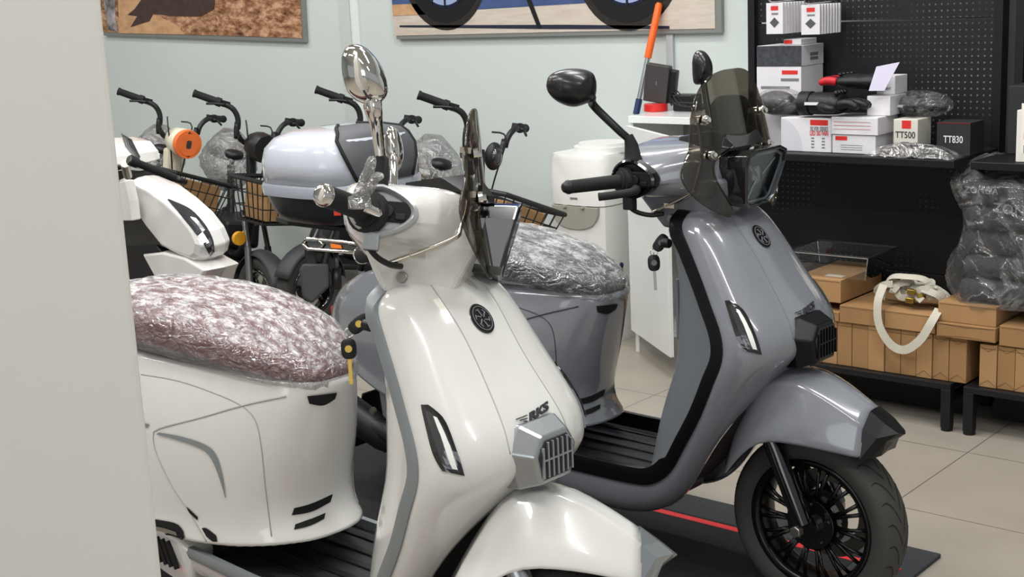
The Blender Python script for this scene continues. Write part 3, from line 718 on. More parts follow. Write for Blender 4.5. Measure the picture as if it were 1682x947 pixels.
    MB().loft([[Vector((x, y, z)) for y, z in ((-w, 1.165), (w, 1.165), (w*.8, zz), (-w*.8, zz))] for x, w, zz in ((.93, .06, 1.184), (1.0, .09, 1.196), (1.05, .10, 1.205), (1.085, .09, 1.195), (1.11, .08, 1.165))]).obj('instrument_hood', 'gblack', hcv, bevel=.006, xf=st)
    for s in (-1, 1):
        cx, cz = .902, 1.094
        el = lambda rx, rz, y: [Vector((cx+rx*math.cos(a)*(1 if math.cos(a) < 0 else 1.15), s*y, cz+rz*math.sin(a)*(1 if math.cos(a) < 0 else (1-.25*math.cos(a))))) for a in [2*math.pi*i/32 for i in range(32)]]
        pd = MB().loft([el(.062, .050, .19), el(.062, .050, .213), el(.056, .045, .217), el(.051, .040, .213), el(.048, .037, .205)], True).obj('switch_pod', pal['pod'], root, smooth=True, auto=35, xf=st)
        MB().box((.925, s*.208, 1.094), (.078, .006, .040)).obj('switch_panel', 'void', pd, bevel=.003, xf=st)
        MB().disc((.915, s*.212, 1.094), (0, 1, 0), .012, .014, 20).box((.94, s*.21, 1.085), (.02, .01, .012)).box((.885, s*.21, 1.105), (.012, .01, .01)).obj('switch_buttons', 'black', pd, bevel=.002, xf=st)
        a, b = Vector((.888, s*.19, 1.09)), Vector((.806, s*.362, 1.088)); L = b-a
        gk = 1.22 if k == 'W' else 1.0
        g = MB().tube([a, a+L*.05, a+L*.06, a+L*.16, a+L*.17, a+L*.19, a+L*.2, a+L*.88, a+L*.9], [.014*gk, .014*gk, .033*gk, .034*gk, .026*gk, .026*gk, .0175*gk, .0165*gk, .0165*gk], 20).obj('handlebar_grip', 'rubber', root, smooth=True, auto=40, xf=st)
        MB().tube([a+L*.9, a+L*.905, a+L*.93, a+L*.99, a+L*1.0], [.0165*gk, .0178*gk, .0175*gk, .011*gk, .008*gk], 20).obj('bar_end', pal['barend'], g, smooth=True, auto=50, xf=st)
        lv = [(.905, s*.20, 1.075), (.925, s*.24, 1.068), (.905, s*.30, 1.062), (.868, s*.352, 1.060)] if k == 'W' and s > 0 else [(.90, s*.20, 1.085), (.90, s*.23, 1.085), (.885, s*.25, 1.088), (.875, s*.26, 1.09)] if k == 'W' else [(.90, s*.20, 1.075), (.93, s*.235, 1.07), (.905, s*.285, 1.066), (.880, s*.315, 1.064)]
        lev = MB().tube(smooth_path(lv, 4), [.012, .012, .012, .012, .011]+[.0105]*8, 10).obj('brake_lever', pal['lever'], root, smooth=True, xf=st)
        if k == 'W' and s < 0:
            c0 = lplane(Pm, 592, 322, (.86, -.28, 1.1), (0, 1, 0)); n0 = (0, 1, 0)
            A = [lplane(Pm, x_, y_, c0, n0) for x_, y_ in ((590, 322), (598, 300), (606, 280), (612, 258))]
            B = [lplane(Pm, x_, y_, c0, n0) for x_, y_ in ((592, 325), (606, 310), (616, 292), (628, 288))]
            wr = MB().tube(smooth_path(A, 3), [.014, .013, .011, .011, .012, .011, .010, .010, .009, .006], 12).tube(smooth_path(B, 3), [.013, .011, .010, .009, .010, .009, .009, .009, .007, .004], 12).tube([A[0]-Vector((.0, .0, .02)), A[0]], [.021, .020], 14).obj('lever_wrap', 'leverfilm', lev, smooth=True)
            wr['label'] = 'clear plastic sleeves on the lever'
    # cable below pod
    MB().tube(smooth_path([(.89, -.2, 1.06), (.885, -.205, 1.03), (.900, -.19, 1.010), (.925, -.165, 1.0), (.945, -.14, 1.002)], 5), .006, 8).obj('brake_cable', 'black', root, smooth=True, xf=st)
    MB().box((.89, -.205, 1.035), (.03, .022, .035)).obj('cable_clamp', pal['clamp'], root, bevel=.003, xf=st)
    # --- headlight
    def hx(k_, x, dz=0, sl=.20): return [Vector((x+(z-1.085)*sl, y*k_, 1.088+(z-1.088)*k_+dz)) for y, z in ((-.055, 1.158), (.055, 1.158), (.088, 1.146), (.092, 1.120), (.066, 1.030), (.046, 1.016), (-.046, 1.016), (-.066, 1.030), (-.092, 1.120), (-.088, 1.146))]
    hl = MB().loft([hx(.90, 1.045), hx(.98, 1.09), hx(1.03, 1.143), hx(1.03, 1.148), hx(.93, 1.152), hx(.84, 1.138), hx(.8, 1.11)], True).obj('headlight', 'gblack', root, bevel=.002, xf=st)
    MB().loft([hx(.80, 1.120), hx(.80, 1.122)]).obj('reflector', 'lampgrey', hl, xf=st)
    rr_ = hx(.84, 1.140); MB().tube(rr_+[rr_[0]], .004, 8).obj('reflector_rim', 'podsilver', hl, smooth=True, xf=st)
    mb = MB()
    for s in (-1, 1):
        mb.tube([(1.134, s*.012, 1.092), (1.140, s*.062, 1.128)], .004, 6).tube([(1.132, s*.012, 1.084), (1.126, s*.045, 1.035)], .004, 6)
    mb.ell((1.126, 0, 1.092), (.012, .026, .026)).obj('lamp_elements', 'chrome', hl, xf=st)
    MB().loft([hx(.90, 1.150), hx(.90, 1.1505)]).obj('headlight_lens', 'lamplens', hl, xf=st)
    # --- windscreen
    rowsS = [(1.350, 0, .03), (1.346, 0, .065), (1.332, 0, .100), (1.305, 0, .132), (1.265, 0, .155), (1.22, 0, .168), (1.185, 0, .175), (1.165, .04, .183), (1.145, .113, .195), (1.12, .125, .212), (1.09, .122, .212), (1.05, .10, .185), (1.02, .088, .15), (1.0, .085, .11)]
    mb = MB(); mb.grid([[Vector((1.060+(1.348-z)*.20-1.3*(a+(b-a)*t)**2, -(a+(b-a)*t), z)) for t in (0, .2, .4, .6, .8, 1)] for z, a, b in rowsS])
    ws = mb.obj('windscreen', pal['screen'], root, mirror=True, sub=1, solid=.003); bake(ws)
    for s in (-1, 1):
        y = s*.128; xs = lambda z: 1.060+(1.348-z)*.20-1.3*.0164
        br = MB().tube(smooth_path([(.918, s*.15, 1.003), (1.035, s*.158, 1.058), (1.052, s*.155, 1.085), (xs(1.15)-.018, s*.135, 1.15), (xs(1.235)-.018, y, 1.240)], 4), .005, 10).box((xs(1.235)-.014, y, 1.237), (.022, .045, .012)).box((xs(1.15)-.014, y, 1.152), (.022, .045, .012)).box((.975, s*.150, 1.026), (.03, .016, .012)).obj('screen_bracket', pal['bracket'], root, smooth=True, auto=40, xf=st)
        for z in (1.237, 1.152):
            MB().disc((xs(z)+.006, y, z), (1, 0, .2), .011, .010, 16).disc((xs(z)+.014, y, z), (1, 0, .2), .007, .008, 12).disc((xs(z)-.012, y, z), (1, 0, .2), .01, .016, 16).obj('screen_bolt', 'chrome', br, bevel=.001, xf=st)
        MB().disc((.945, s*.105, .985), (0, 1, 0), .011, .016, 18).obj('neck_bolt', 'brass', root, bevel=.002, xf=st)
    # --- ignition
    MB().disc((.932, -.113, .921), (1, 0, 0), .012, .022, 20).obj('ignition_lock', 'black', root, bevel=.003)
    # --- mirrors
    if k == 'G':
        c = lplane(Pm, 942, 143, (.80, -.31, 1.33), (.8, -.6, 0)); n = Vector((.8, -.6, .1))
        px = [(897, 140), (902, 124), (922, 114), (948, 112), (970, 117), (978, 130), (979, 148), (975, 162), (962, 170), (940, 175), (915, 166), (901, 152)]
        mirror_shell(root, [lplane(Pm, x_, y_, c, n) for x_, y_ in px], c, n, .045, 'mirrorblack', [c+(lplane(Pm, 972, 160, c, n)-c), Vector((.815, -.24, 1.275)), Vector((.86, -.205, 1.215)), Vector((.880, -.185, 1.185)), Vector((.885, -.182, 1.15))], (.011, .009))
        MB().tube([(.878, -.187, 1.20), (.883, -.183, 1.175), (.886, -.182, 1.145), (.886, -.182, 1.14)], [.011, .017, .021, .024], 16).obj('mirror_base', 'rubber', root, smooth=True, auto=50)
        c = lplane(Pm, 1153, 112, (.82, .28, 1.33), (.6, -.8, 0)); n = Vector((.75, -.65, .1))
        px = [(1137, 102), (1140, 88), (1148, 82), (1158, 85), (1167, 98), (1170, 112), (1168, 128), (1158, 136), (1142, 138), (1138, 125)]
        b = lplane(Pm, 1173, 240, (.886, .182, 1.15), (0, 1, 0))
        mirror_shell(root, [lplane(Pm, x_, y_, c, n) for x_, y_ in px], c, n, .035, 'mirrorblack', [lplane(Pm, 1155, 130, c, n), lplane(Pm, 1158, 150, (.83, .25, 1.28), (0, 1, 0)), lplane(Pm, 1168, 210, (.87, .2, 1.2), (0, 1, 0)), b], (.009, .008))
        MB().tube([b+Vector((0, 0, .05)), b], [.012, .02], 14).obj('mirror_base', 'rubber', root, smooth=True, auto=50)
    else:
        cl = st(Vector((.853, -.28, 1.333))); tw_ = -(PW.inverted().to_3x3() @ CF); c = lplane(Pm, 600, 122, cl, tw_); n = tw_
        px = [(561, 95), (568, 80), (582, 73), (600, 78), (618, 95), (632, 120), (638, 145), (632, 162), (614, 171), (592, 168), (572, 152), (562, 122)]
        b1 = st(Vector((.889, -.18, 1.20))); b0 = st(Vector((.892, -.178, 1.14)))
        mirror_shell(root, [lplane(Pm, x_, y_, c, n) for x_, y_ in px], c, n+Vector((0, 0, .1)), .05, 'chrome', [lplane(Pm, 613, 160, c, n), lplane(Pm, 616, 180, c, n), lplane(Pm, 620, 215, b1.lerp(c, .5), n), b1], (.016, .0095))
        MB().tube([b1+Vector((0, 0, .004)), b1, b0], [.012, .016, .017], 16).obj('mirror_base', 'rubber', root, smooth=True, auto=50)
        MB().tube([lplane(Pm, 612, 172, c, n), lplane(Pm, 618, 203, b1.lerp(c, .6), n)], [.018, .012], 16).obj('mirror_collar', 'chrome', root, smooth=True, auto=50)
        cl = st(Vector((.866, .3, 1.335))); c = lplane(Pm, 646, 248, cl, tw_); n = tw_
        px = [(632, 225), (636, 210), (645, 206), (655, 216), (662, 240), (662, 262), (655, 278), (645, 283), (636, 262), (632, 243)]
        b = st(Vector((.893, .18, 1.15)))
        mirror_shell(root, [lplane(Pm, x_, y_, c, n) for x_, y_ in px], c, n, .035, 'chrome', [c, lplane(Pm, 647, 270, c.lerp(b, .5), n), b+Vector((0, 0, .03)), b], (.009, .008))
    return root

mat('void', sr(8, 8, 9), .7); mat('lampgrey', sr(92, 92, 92), .35); mat('trimblack', sr(10, 10, 11), .32, spec=.35); mat('rimblack', sr(9, 9, 10), .25, spec=.4); mat('podsilver', sr(178, 180, 182), .3, metal=.35); mat('darkglass', sr(70, 72, 76), .12, metal=.6, coat=1); mat('chromed', sr(150, 150, 152), .2, metal=1)
mat('mirrorblack', sr(20, 20, 22), .32, coat=.2); mat('floormat', sr(38, 38, 40), .5, bump=.1, bscale=200)
mat('seam_white', sr(172, 171, 165), .5); mat('crease_grey', sr(112, 116, 124), .4); mat('seam_grey', sr(60, 63, 68), .5); mat('tread', sr(60, 59, 57), .75, bump=.15, bscale=250)
clear('lamplens', (.8, .82, .84, 1), .05)
film('wrap_red', gloss=.32, scale=22, stren=1, white=.10, topsheen=.58, rough=.2, dist=.02, stretch=(.8, 1.6, 1.6))
film('wrap_dark', gloss=.26, scale=20, stren=1, white=.10, topsheen=.40, rough=.12, dist=.02, stretch=(.8, 1.5, 1.5))
film('leverfilm', gloss=.4, scale=40, stren=1, white=.25, rough=.1, dist=.02)

mat('screenclear', (1, 1, 1, 1)); MATS['nickel'] = mat('nickel', sr(200, 192, 178), .18, metal=1)
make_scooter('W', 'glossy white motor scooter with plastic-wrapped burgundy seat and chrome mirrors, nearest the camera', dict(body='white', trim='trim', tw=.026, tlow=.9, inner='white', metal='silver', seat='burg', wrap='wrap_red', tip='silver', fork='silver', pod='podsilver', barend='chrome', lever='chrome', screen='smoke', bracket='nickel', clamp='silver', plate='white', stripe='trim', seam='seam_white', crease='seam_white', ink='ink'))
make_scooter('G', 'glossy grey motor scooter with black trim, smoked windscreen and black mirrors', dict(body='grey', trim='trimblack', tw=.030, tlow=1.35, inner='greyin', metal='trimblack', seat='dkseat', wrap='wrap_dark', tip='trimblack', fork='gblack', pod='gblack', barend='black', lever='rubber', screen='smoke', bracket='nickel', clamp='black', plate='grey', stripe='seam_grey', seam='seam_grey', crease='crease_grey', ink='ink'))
# ------------------------------------------------------------------ wall unit with pegboard, shelf and low racks
def peg_mat():
    m = mat('pegboard', sr(16, 18, 22), .5, noise=.05); nt = m.node_tree; b = nt.nodes['Principled BSDF']; N = nt.nodes.new; L = nt.links.new
    tc = N('ShaderNodeTexCoord'); sp = N('ShaderNodeSeparateXYZ'); L(tc.outputs['Object'], sp.inputs[0])
    ds = []
    for ax in ('X', 'Z'):
        p = N('ShaderNodeMath'); p.operation = 'PINGPONG'; p.inputs[1].default_value = .0115; L(sp.outputs[ax], p.inputs[0])
        q = N('ShaderNodeMath'); q.operation = 'POWER'; q.inputs[1].default_value = 2; L(p.outputs[0], q.inputs[0]); ds.append(q)
    a = N('ShaderNodeMath'); a.operation = 'ADD'; L(ds[0].outputs[0], a.inputs[0]); L(ds[1].outputs[0], a.inputs[1])
    c = N('ShaderNodeMath'); c.operation = 'LESS_THAN'; c.inputs[1].default_value = .0033**2; L(a.outputs[0], c.inputs[0])
    n = N('ShaderNodeTexNoise'); n.inputs['Scale'].default_value = 2.2; L(tc.outputs['Object'], n.inputs['Vector'])
    r = N('ShaderNodeValToRGB'); r.color_ramp.elements[0].position = .44; r.color_ramp.elements[0].color = sr(5, 5, 7); r.color_ramp.elements[1].position = .6; r.color_ramp.elements[1].color = sr(110, 108, 100); L(n.outputs['Fac'], r.inputs[0])
    mi = N('ShaderNodeMix'); mi.data_type = 'RGBA'; L(c.outputs[0], mi.inputs['Factor']); mi.inputs['A'].default_value = sr(16, 18, 22); L(r.outputs[0], mi.inputs['B'])
    L(mi.outputs['Result'], b.inputs['Base Color']); return m
peg_mat()
UL, UR = -2.86, -1.845
def bay(u0, u1, label):
    t = empty('display_shelving', ((u0+u1)/2, 4.6, 0), label=label, cat='shelving'); cx = (u0+u1)/2
    X = lambda a, b, c, d, e, f: MB().bx(a-cx, b-cx, c-4.6, d-4.6, e, f)
    for z0, z1 in ((.02, .46), (.465, .93), (.935, 1.395), (1.40, 1.86), (1.865, 2.3)):
        X(u0+.02, u1-.02, 4.80, 4.812, z0, z1).obj('perforated_panel', 'pegboard', t, bevel=.001)
    for u in (u0, u1-.03):
        p = X(u, u+.03, 4.775, 4.835, 0, 2.35).obj('upright_post', 'metalb', t, bevel=.002)
    X(u0+.005, u1-.005, 4.40, 4.80, .918, .945).obj('shelf_board', 'metalb', t, bevel=.003)
    for u in (u0+.006, u1-.014):
        MB().prism([(4.42-4.6, .918), (4.80-4.6, .918), (4.80-4.6, .80), (4.76-4.6, .80)], lambda a, b, d: (d-cx, a, b), u, u+.008).obj('shelf_bracket', 'metalb', t)
    # low base rack
    X(u0, u1, 4.40, 4.80, .150, .172).obj('base_deck', 'metalb', t, bevel=.002)
    for u in (u0, u1-.035):
        for v in (4.40, 4.75):
            l = X(u, u+.035, v, v+.035, .012, .150).obj('rack_leg', 'metalb', t, bevel=.002)
            MB().disc((u+.0175-cx, v+.0175-4.6, .008), (0, 0, 1), .02, .016, 14).obj('foot', 'void', l)
        X(u+.008, u+.027, 4.43, 4.76, .10, .125).obj('side_rail', 'metalb', t)
    X(u0+.03, u1-.03, 4.60, 4.61, .01, .15).obj('kick_panel', 'void', t)
    return t
bay(UL, UR, 'black perforated shelving bay holding the white boxes and gloves')
bay(-1.80, -.75, 'black perforated shelving bay at the right edge of the picture')

def carton(name, x0, x1, z0, z1, v0, dep, m, label, cat='box', group=None, rz=0, bev=.002, flaps=None):
    """x0,x1: span along the wall; z: span in height; v0: front"""
    cx, cy = (x0+x1)/2, v0+dep/2
    o = MB().bx(x0-cx, x1-cx, -dep/2, dep/2, 0, z1-z0).obj(name, m, None, bevel=bev)
    o.location = (cx, cy, z0); o.rotation_euler = (0, 0, rz)
    if label: tag(o, label, cat, group)
    return o
def U(px, py, v): return atv(px, py, v).x
def Z(px, py, v): return atv(px, py, v).z
def face(par, name, poly, m, dep, off=.0008):
    """flat printed shape on the front face; poly in (x,z) of the box"""
    return MB().prism(poly, lambda a, b, d: (a, -dep/2-d, b), .0002, off).obj(name, m, par)
def rect(a, b, c, d): return [(a, c), (b, c), (b, d), (a, d)]
def ftext(par, txt, size, x, z, m, dep, sx=1.0, name='lettering'):
    return text_mb(txt, size, lambda a, b, d: (x+a*sx, -dep/2-.001-d*.3, z+b), .001, .0004).obj(name, m, par)
SZ = .946
# lamp box
v = 4.46; x0, x1 = U(1283, 247, v), U(1365, 247, v); h = Z(1283, 192, v)-SZ
o = carton('lamp_box', x0, x1, SZ, SZ+h, v, .2, 'wbox', 'wide white lamp box with a red label, leftmost on the shelf front', 'box')
w = (x1-x0)/2; face(o, 'red_label', rect(.18*w, .88*w, h*.79, h*.95), 'red', .2); ftext(o, 'SILVER SERIES', .022, .53*w, h*.68, 'gink', .2, .55); ftext(o, 'LED SIS FARI', .022, .53*w, h*.55, 'red', .2, .62)
face(o, 'grey_arc', [(-w*.99, .002)]+[(-w*.99+w*.85*math.sin(a), .002+h*.95*math.cos(a)) for a in [i*math.pi/2/10 for i in range(11)]], mat('pale_arc', sr(205, 204, 212), .5), .2)
for i in range(2):
    for j in range(4): face(o, 'icon_row', rect(w*(.22+.42*i), w*(.34+.42*i), h*(.12+.09*j), h*(.16+.09*j)), 'gink', .2)
# two flat white boxes stacked
v = 4.46; x0, x1 = U(1367, 248, v), U(1438, 249, v); zb_ = Z(1367, 220, v)
o = carton('accessory_box', x0, x1, SZ, zb_, v, .16, 'wbox', 'white accessory box with red corner label, lower of the flat pair', 'box'); w = (x1-x0)/2; h = zb_-SZ
face(o, 'red_label', rect(-w*.85, -w*.3, h*.7, h*.92), 'red', .16)
for j in range(3): face(o, 'drawing_line', rect(-w*.6, w*.4, h*(.2+.12*j), h*(.225+.12*j)), 'gink', .16)
z1 = Z(1367, 191, v)
o = carton('accessory_box', x0-.002, x1+.01, zb_+.001, z1, v-.005, .16, 'wbox', 'white accessory box with thin red text lines, upper of the flat pair', 'box'); h = z1-zb_
for j in range(3): face(o, 'text_line', rect(-w*.95, w*.75, h*(.3+.2*j), h*(.33+.2*j)), mat('pale_red', sr(190, 130, 130), .6), .16)
ztop = z1
o = carton('small_carton', U(1424, 180, 4.52), U(1462, 180, 4.52), ztop+.001, Z(1424, 157, 4.52), 4.52, .13, 'wbox', 'small white box under the folded gloves on the shelf', 'box')
zz_ = Z(1424, 157, 4.52)
o = carton('small_carton', U(1440, 150, 4.58), U(1470, 150, 4.58), zz_+.001, Z(1440, 124, 4.58), 4.58, .1, 'wbox', 'small white box topmost behind the red gloves', 'box')
ftext(o, 'ELEMENT', .012, 0, .02, 'gink', .1, .8)
carton('support_carton', U(1446, 240, 4.6), U(1492, 240, 4.6), SZ, Z(1446, 195, 4.6), 4.6, .15, 'bbox', 'plain dark box behind the intercom box, under the bagged gloves', 'box')
# TT500, TT830
v = 4.5; x0, x1 = U(1467, 240, v), U(1507, 240, v); h = Z(1467, 195, v)-SZ; w = (x1-x0)/2
o = carton('intercom_box', x0, x1, SZ, SZ+h, v, .11, mat('ivory_carton', sr(214, 212, 200), .5), 'upright ivory box with red band and black lettering TT500', 'box')
face(o, 'red_label', rect(-w*.3, w*.45, h*.74, h*.97), 'red', .11); ftext(o, 'TT500', .032, 0, h*.55, 'ink', .11, .85)
face(o, 'device_picture', [(-w*.45, h*.1), (-w*.45, h*.3), (-w*.3, h*.36), (w*.3, h*.36), (w*.45, h*.3), (w*.45, h*.1)], 'gink', .11)
v = 4.52; x0, x1 = U(1538, 248, v), U(1593, 250, v); h = Z(1538, 200, v)-SZ; w = (x1-x0)/2
o = carton('intercom_box', x0, x1, SZ, SZ+h, v, .12, 'bbox', 'black upright box with white lettering TT830 standing alone on the shelf', 'box')
face(o, 'red_lid_line', rect(-w, w, h*.965, h*.995), mat('dark_red', sr(110, 22, 35), .5), .12); ftext(o, 'TT830', .034, 0, h*.48, 'wink', .12, .75)
# left stack
v = 4.60; x0, x1 = U(1243, 150, v), U(1316, 152, v)
zA = SZ; zB = Z(1243, 155, v); zC = Z(1243, 109, v); zD = Z(1245, 75, v)
carton('plain_carton', x0, x1, SZ, zB, v, .17, 'wbox', 'plain white box lowest in the stack at the left end of the shelf', 'box')
o = carton('camera_box', x0, x1, zB+.001, zC, v, .17, 'wbox', 'white box with a red label, in the stack under the black-fronted box', 'box'); w = (x1-x0)/2; h = zC-zB
face(o, 'red_label', rect(w*.15, w*.85, h*.72, h*.86), 'red', .17); face(o, 'drawing_line', rect(w*.1, w*.9, h*.48, h*.58), 'gink', .17); face(o, 'drawing_line', rect(-w*.8, w*.5, h*.2, h*.3), 'gink', .17)
o = carton('camera_box', x0+.002, x1+.002, zC+.001, zD, v, .17, 'wbox', 'box with a dark patterned front and white side, top of the left stack', 'box')
h = zD-zC; face(o, 'dark_picture', rect(-w, w, 0, h*.98), mat('dark_print', sr(70, 73, 78), .4, noise=.5, nscale=60), .17)
for zc_, wd_ in ((h*.35, .02), (h*.55, .014)):
    MB().bx(w, w+.0008, -.02, .04, zc_-.008, zc_+.004).obj('side_print', 'gink', o)
o = carton('slim_box', U(1287, 72, 4.63), U(1316, 72, 4.63), zD+.001, zD+.022, 4.63, .12, 'wbox', 'slim white box with red mark lying on top of the left stack', 'box')
face(o, 'red_mark', rect(-.035, 0, .004, .018), 'red', .12)
# hanging packs on hooks
def packs(px, py0, py1, n, v0, grp, rz, step):
    u = U(px, py1, v0); z1 = Z(px, py0, v0); z0 = Z(px, py1, v0)
    for i in range(n):
        v = v0+.012+i*step
        o = carton('hanging_pack', u, u+.070, z0, z1, v, .016, 'wbox', 'thin white hanging pack behind the front one on its hook, '+('left row' if grp == 'a' else 'right row'), 'package', 'packs hanging on the '+('left' if grp == 'a' else 'right')+' hook', rz=rz+random.uniform(-.03, .03), bev=.001)
        if i == 0:
            o['label'] = 'front white hanging pack with red mark and dark diamond, '+('left' if grp == 'a' else 'right')+' row'; del o['group']
            h = z1-z0
            face(o, 'red_mark', rect(-.015, .016, h*.76, h*.9), 'red', .016); face(o, 'text_line', rect(-.012, .016, h*.62, h*.68), 'gink', .016)
            face(o, 'diamond_picture', [(0, h*.2), (.02, h*.37), (0, h*.54), (-.02, h*.37)], mat('pack_icon', sr(80, 82, 84), .5), .016)
    hk = MB().tube(smooth_path([(u+.035, v0-.03, z1+.03), (u+.035, v0-.02, z1+.008), (u+.035, v0+.05, z1+.006), (u+.035, 4.80, z1+.01)], 4), .003, 6).obj('peg_hook', 'chrome', None, smooth=True)
    tag(hk, 'metal hook carrying the '+('left' if grp == 'a' else 'right')+' row of white packs', 'hook')
packs(1256, 5, 56, 8, 4.56, 'a', 0, .022)
packs(1314, 8, 57, 8, 4.57, 'b', .22, .022)
# gloves
def glove(name, c, L, W, H, rz, m, label, spread=.5, cuff=.35, rx=0, red=False, pads=True):
    t = empty(name, c, rz, rx, label, 'glove')
    mb = MB()
    sect = [(-.5, .30, .8), (-.42, .40, .95), (-.25, .40, 1.0), (-.1, .44, 1.0), (.02, .48, .95), (.12, .46, .8)]
    rings = [[Vector((x*L, y_*W*math.cos(a)*1.0, H/2+H/2*h*math.sin(a))) for a in [2*math.pi*i/16 for i in range(16)]] for x, y_, h in sect]
    mb.loft(rings); mb.obj('palm', m, t, sub=1)
    for i, (yy, ln) in enumerate(((-.36, .30), (-.12, .38), (.12, .36), (.35, .27))):
        a = yy*spread; s = Vector((.08*L, yy*W, H*.5)); e = s+Vector((ln*L*math.cos(a), ln*L*math.sin(a), -H*.1))
        mdd = s.lerp(e, .55)+Vector((0, 0, H*.12)); r = W*.125
        MB().tube(smooth_path([s, mdd, e], 4), [r, r*1.05, r*1.05, r*1.05, r, r, r*.95, r*.85, r*.5], 10).obj('finger', m if not red else 'redleather' if i in (1, 3) else m, t, smooth=True)
    MB().tube(smooth_path([(-.15*L, -W*.42, H*.45), (-.02*L, -W*.68, H*.4), (.12*L, -W*.80, H*.35)], 4), [W*.13]*6+[W*.11, W*.1, W*.06], 10).obj('thumb', m, t, smooth=True)
    MB().loft([[Vector((x*L, y_*W*math.cos(a), H/2+H/2*1.05*math.sin(a))) for a in [2*math.pi*i/16 for i in range(16)]] for x, y_ in ((-.52, .36), (-.36, .43))]).obj('cuff', m, t, smooth=True, auto=40)
    if pads:
        mb = MB()
        for y in (-.3, -.1, .1, .3): mb.ell((.04*L, y*W, H*.98), (L*.035, W*.075, H*.12), 10, 6)
        mb.obj('knuckle_guard', 'black', t, smooth=True)
        text_mb('STURMER', L*.06, lambda a, b, d: (-.3*L+a, -W*.425-d, H*.55+b), .001).obj('lettering', 'wink', t) if 0 else None
        MB().bx(-.38*L, -.12*L, -W*.445, -W*.40, H*.48, H*.60).obj('cuff_mark', 'wink', t)
    return t
mat('redleather', sr(190, 30, 40), .5)
c = atv(1372, 178, 4.50); g1 = glove('motorcycle_glove', (c.x+.012, 4.495, ztop+.002), .27, .125, .083, R(4), 'leather', 'black armoured glove lying on the flat white boxes', rx=0)
c = atv(1400, 141, 4.56); g2 = glove('motorcycle_glove', (c.x-.02, 4.57, ztop+.09), .25, .12, .055, R(172), 'leather', 'black glove with red fingertips on top of the armoured glove', red=True)
c = atv(1470, 185, 4.56); g3 = glove('motorcycle_glove', (c.x+.065, 4.62, Z(1446, 195, 4.6)+.012), .21, .10, .07, R(-4), 'leather', 'bagged black glove above the intercom box', rx=0)
MB().ell((0, 0, .042), (.125, .07, .050), 20, 12).obj('clear_bag', film('bag_film', gloss=.18, scale=14, white=.05, rough=.15), g3, smooth=True)
ct = MB().prism([(0, 0), (.055, .0), (.10, .10), (.02, .085)], lambda a, b, d: (a, d, b), 0, .002).obj('paper_tag', 'tagp', None); ct.location = (U(1430, 150, 4.50), 4.485, Z(1430, 148, 4.5)); ct.rotation_euler = (R(-15), 0, R(10)); tag(ct, 'pale lilac swing tag sticking up beside the red gloves', 'tag')
# bagged parts lying in front
t = empty('bagged_lever_set', (U(1487, 252, 4.43)+.03, 4.435, SZ), R(-3), label='black part in crumpled clear bag on the shelf edge before the intercom boxes', cat='package')
MB().ell((0, 0, .018), (.135, .035, .018), 20, 8).tube(smooth_path([(-.12, 0, .02), (-.05, .02, .035), (.05, .01, .04), (.12, .0, .02)], 4), .008, 8).obj('black_part', 'gblack', t, smooth=True)
mb = MB(); rows = []
for i in range(25):
    x = -.165+.33*i/24; rows.append([Vector((x, -.048+.096*k/10, .004+(.045*math.sin(math.pi*min(1, max(0, k/10)))*math.sin(math.pi*i/24)**.5)+random.uniform(-.003, .004))) for k in range(11)])
mb.grid(rows); mb.obj('clear_bag', film('bag_film', gloss=.18, scale=14, white=.05, rough=.15), t, smooth=True)
# dark bag by the left stack
t = empty('bagged_item', (U(1275, 180, 4.50)-.015, 4.53, Z(1283, 192, 4.46)+.001), 0, label='black item in a thin shiny bag lying on the lamp box by the left stack', cat='package')
MB().ell((0, 0, .045), (.075, .06, .045), 16, 10).ell((.05, .02, .03), (.06, .05, .03), 14, 8).obj('black_content', 'black', t, smooth=True)
MB().ell((0.01, 0, .05), (.095, .075, .052), 24, 14).obj('clear_bag', film('bag_film', gloss=.18, scale=14, white=.05, rough=.15), t, smooth=True)
# things on the right bay shelf
o = carton('helmet_box', U(1668, 262, 4.43), U(1668, 262, 4.43)+.2, SZ, Z(1668, 180, 4.43), 4.43, .14, mat('cream_carton', sr(225, 220, 212), .5), 'tall cream box cut off by the right edge of the picture', 'box')
face(o, 'print_panel', rect(-.085, .09, .03, .19), mat('pale_panel', sr(235, 228, 220), .5), .14)
for j in range(3): face(o, 'icon_row', rect(-.075, -.03, .03+.045*j, .055+.045*j), 'gink', .14, .0012)
carton('dark_case', U(1655, 200, 4.62), U(1655, 200, 4.62)+.3, SZ, Z(1655, 140, 4.62), 4.62, .15, 'bbox', 'plain dark box behind the cream box at the right edge', 'box')

# ------------------------------------------------------------------ brown cartons on the base rack
BZ = .173; v = 4.425
def brown(x0, x1, z0, z1, v0, dep, lab, m='card', grp=None, cross=False):
    o = carton('cardboard_box', x0, x1, z0, z1, v0, dep, m, lab, 'box', grp, bev=.0015); w = (x1-x0)/2; h = z1-z0
    mb = MB(); mb.prism(rect(-w*.96, w*.96, h*.90, h*.905+.001), lambda a, b, d: (a, -dep/2-d, b), .0002, .0008)
    if cross:
        for s in (-1, 1):
            for zz0, zz1 in ((h*.04, h*.17), (h*.96, h*.84)):
                mb.prism([(0, zz1-.001), (0, zz1+.001), (s*w*.96, zz0+.001), (s*w*.96, zz0-.001)], lambda a, b, d: (a, -dep/2-d, b), .0002, .0008)
    mb.obj('flap_line', 'cardin', o); return o
xs = [U(x, y, v) for x, y in ((1374, 600), (1398, 602), (1425, 605), (1452, 608), (1478, 611), (1504, 614), (1530, 617), (1557, 620), (1586, 624))]
pit = (xs[-1]-xs[0])/8
top = Z(1430, 534, v); top2 = Z(1560, 552, v)
xs = [xs[0]-pit*k for k in (7, 6, 5, 4, 3, 2, 1)]+xs
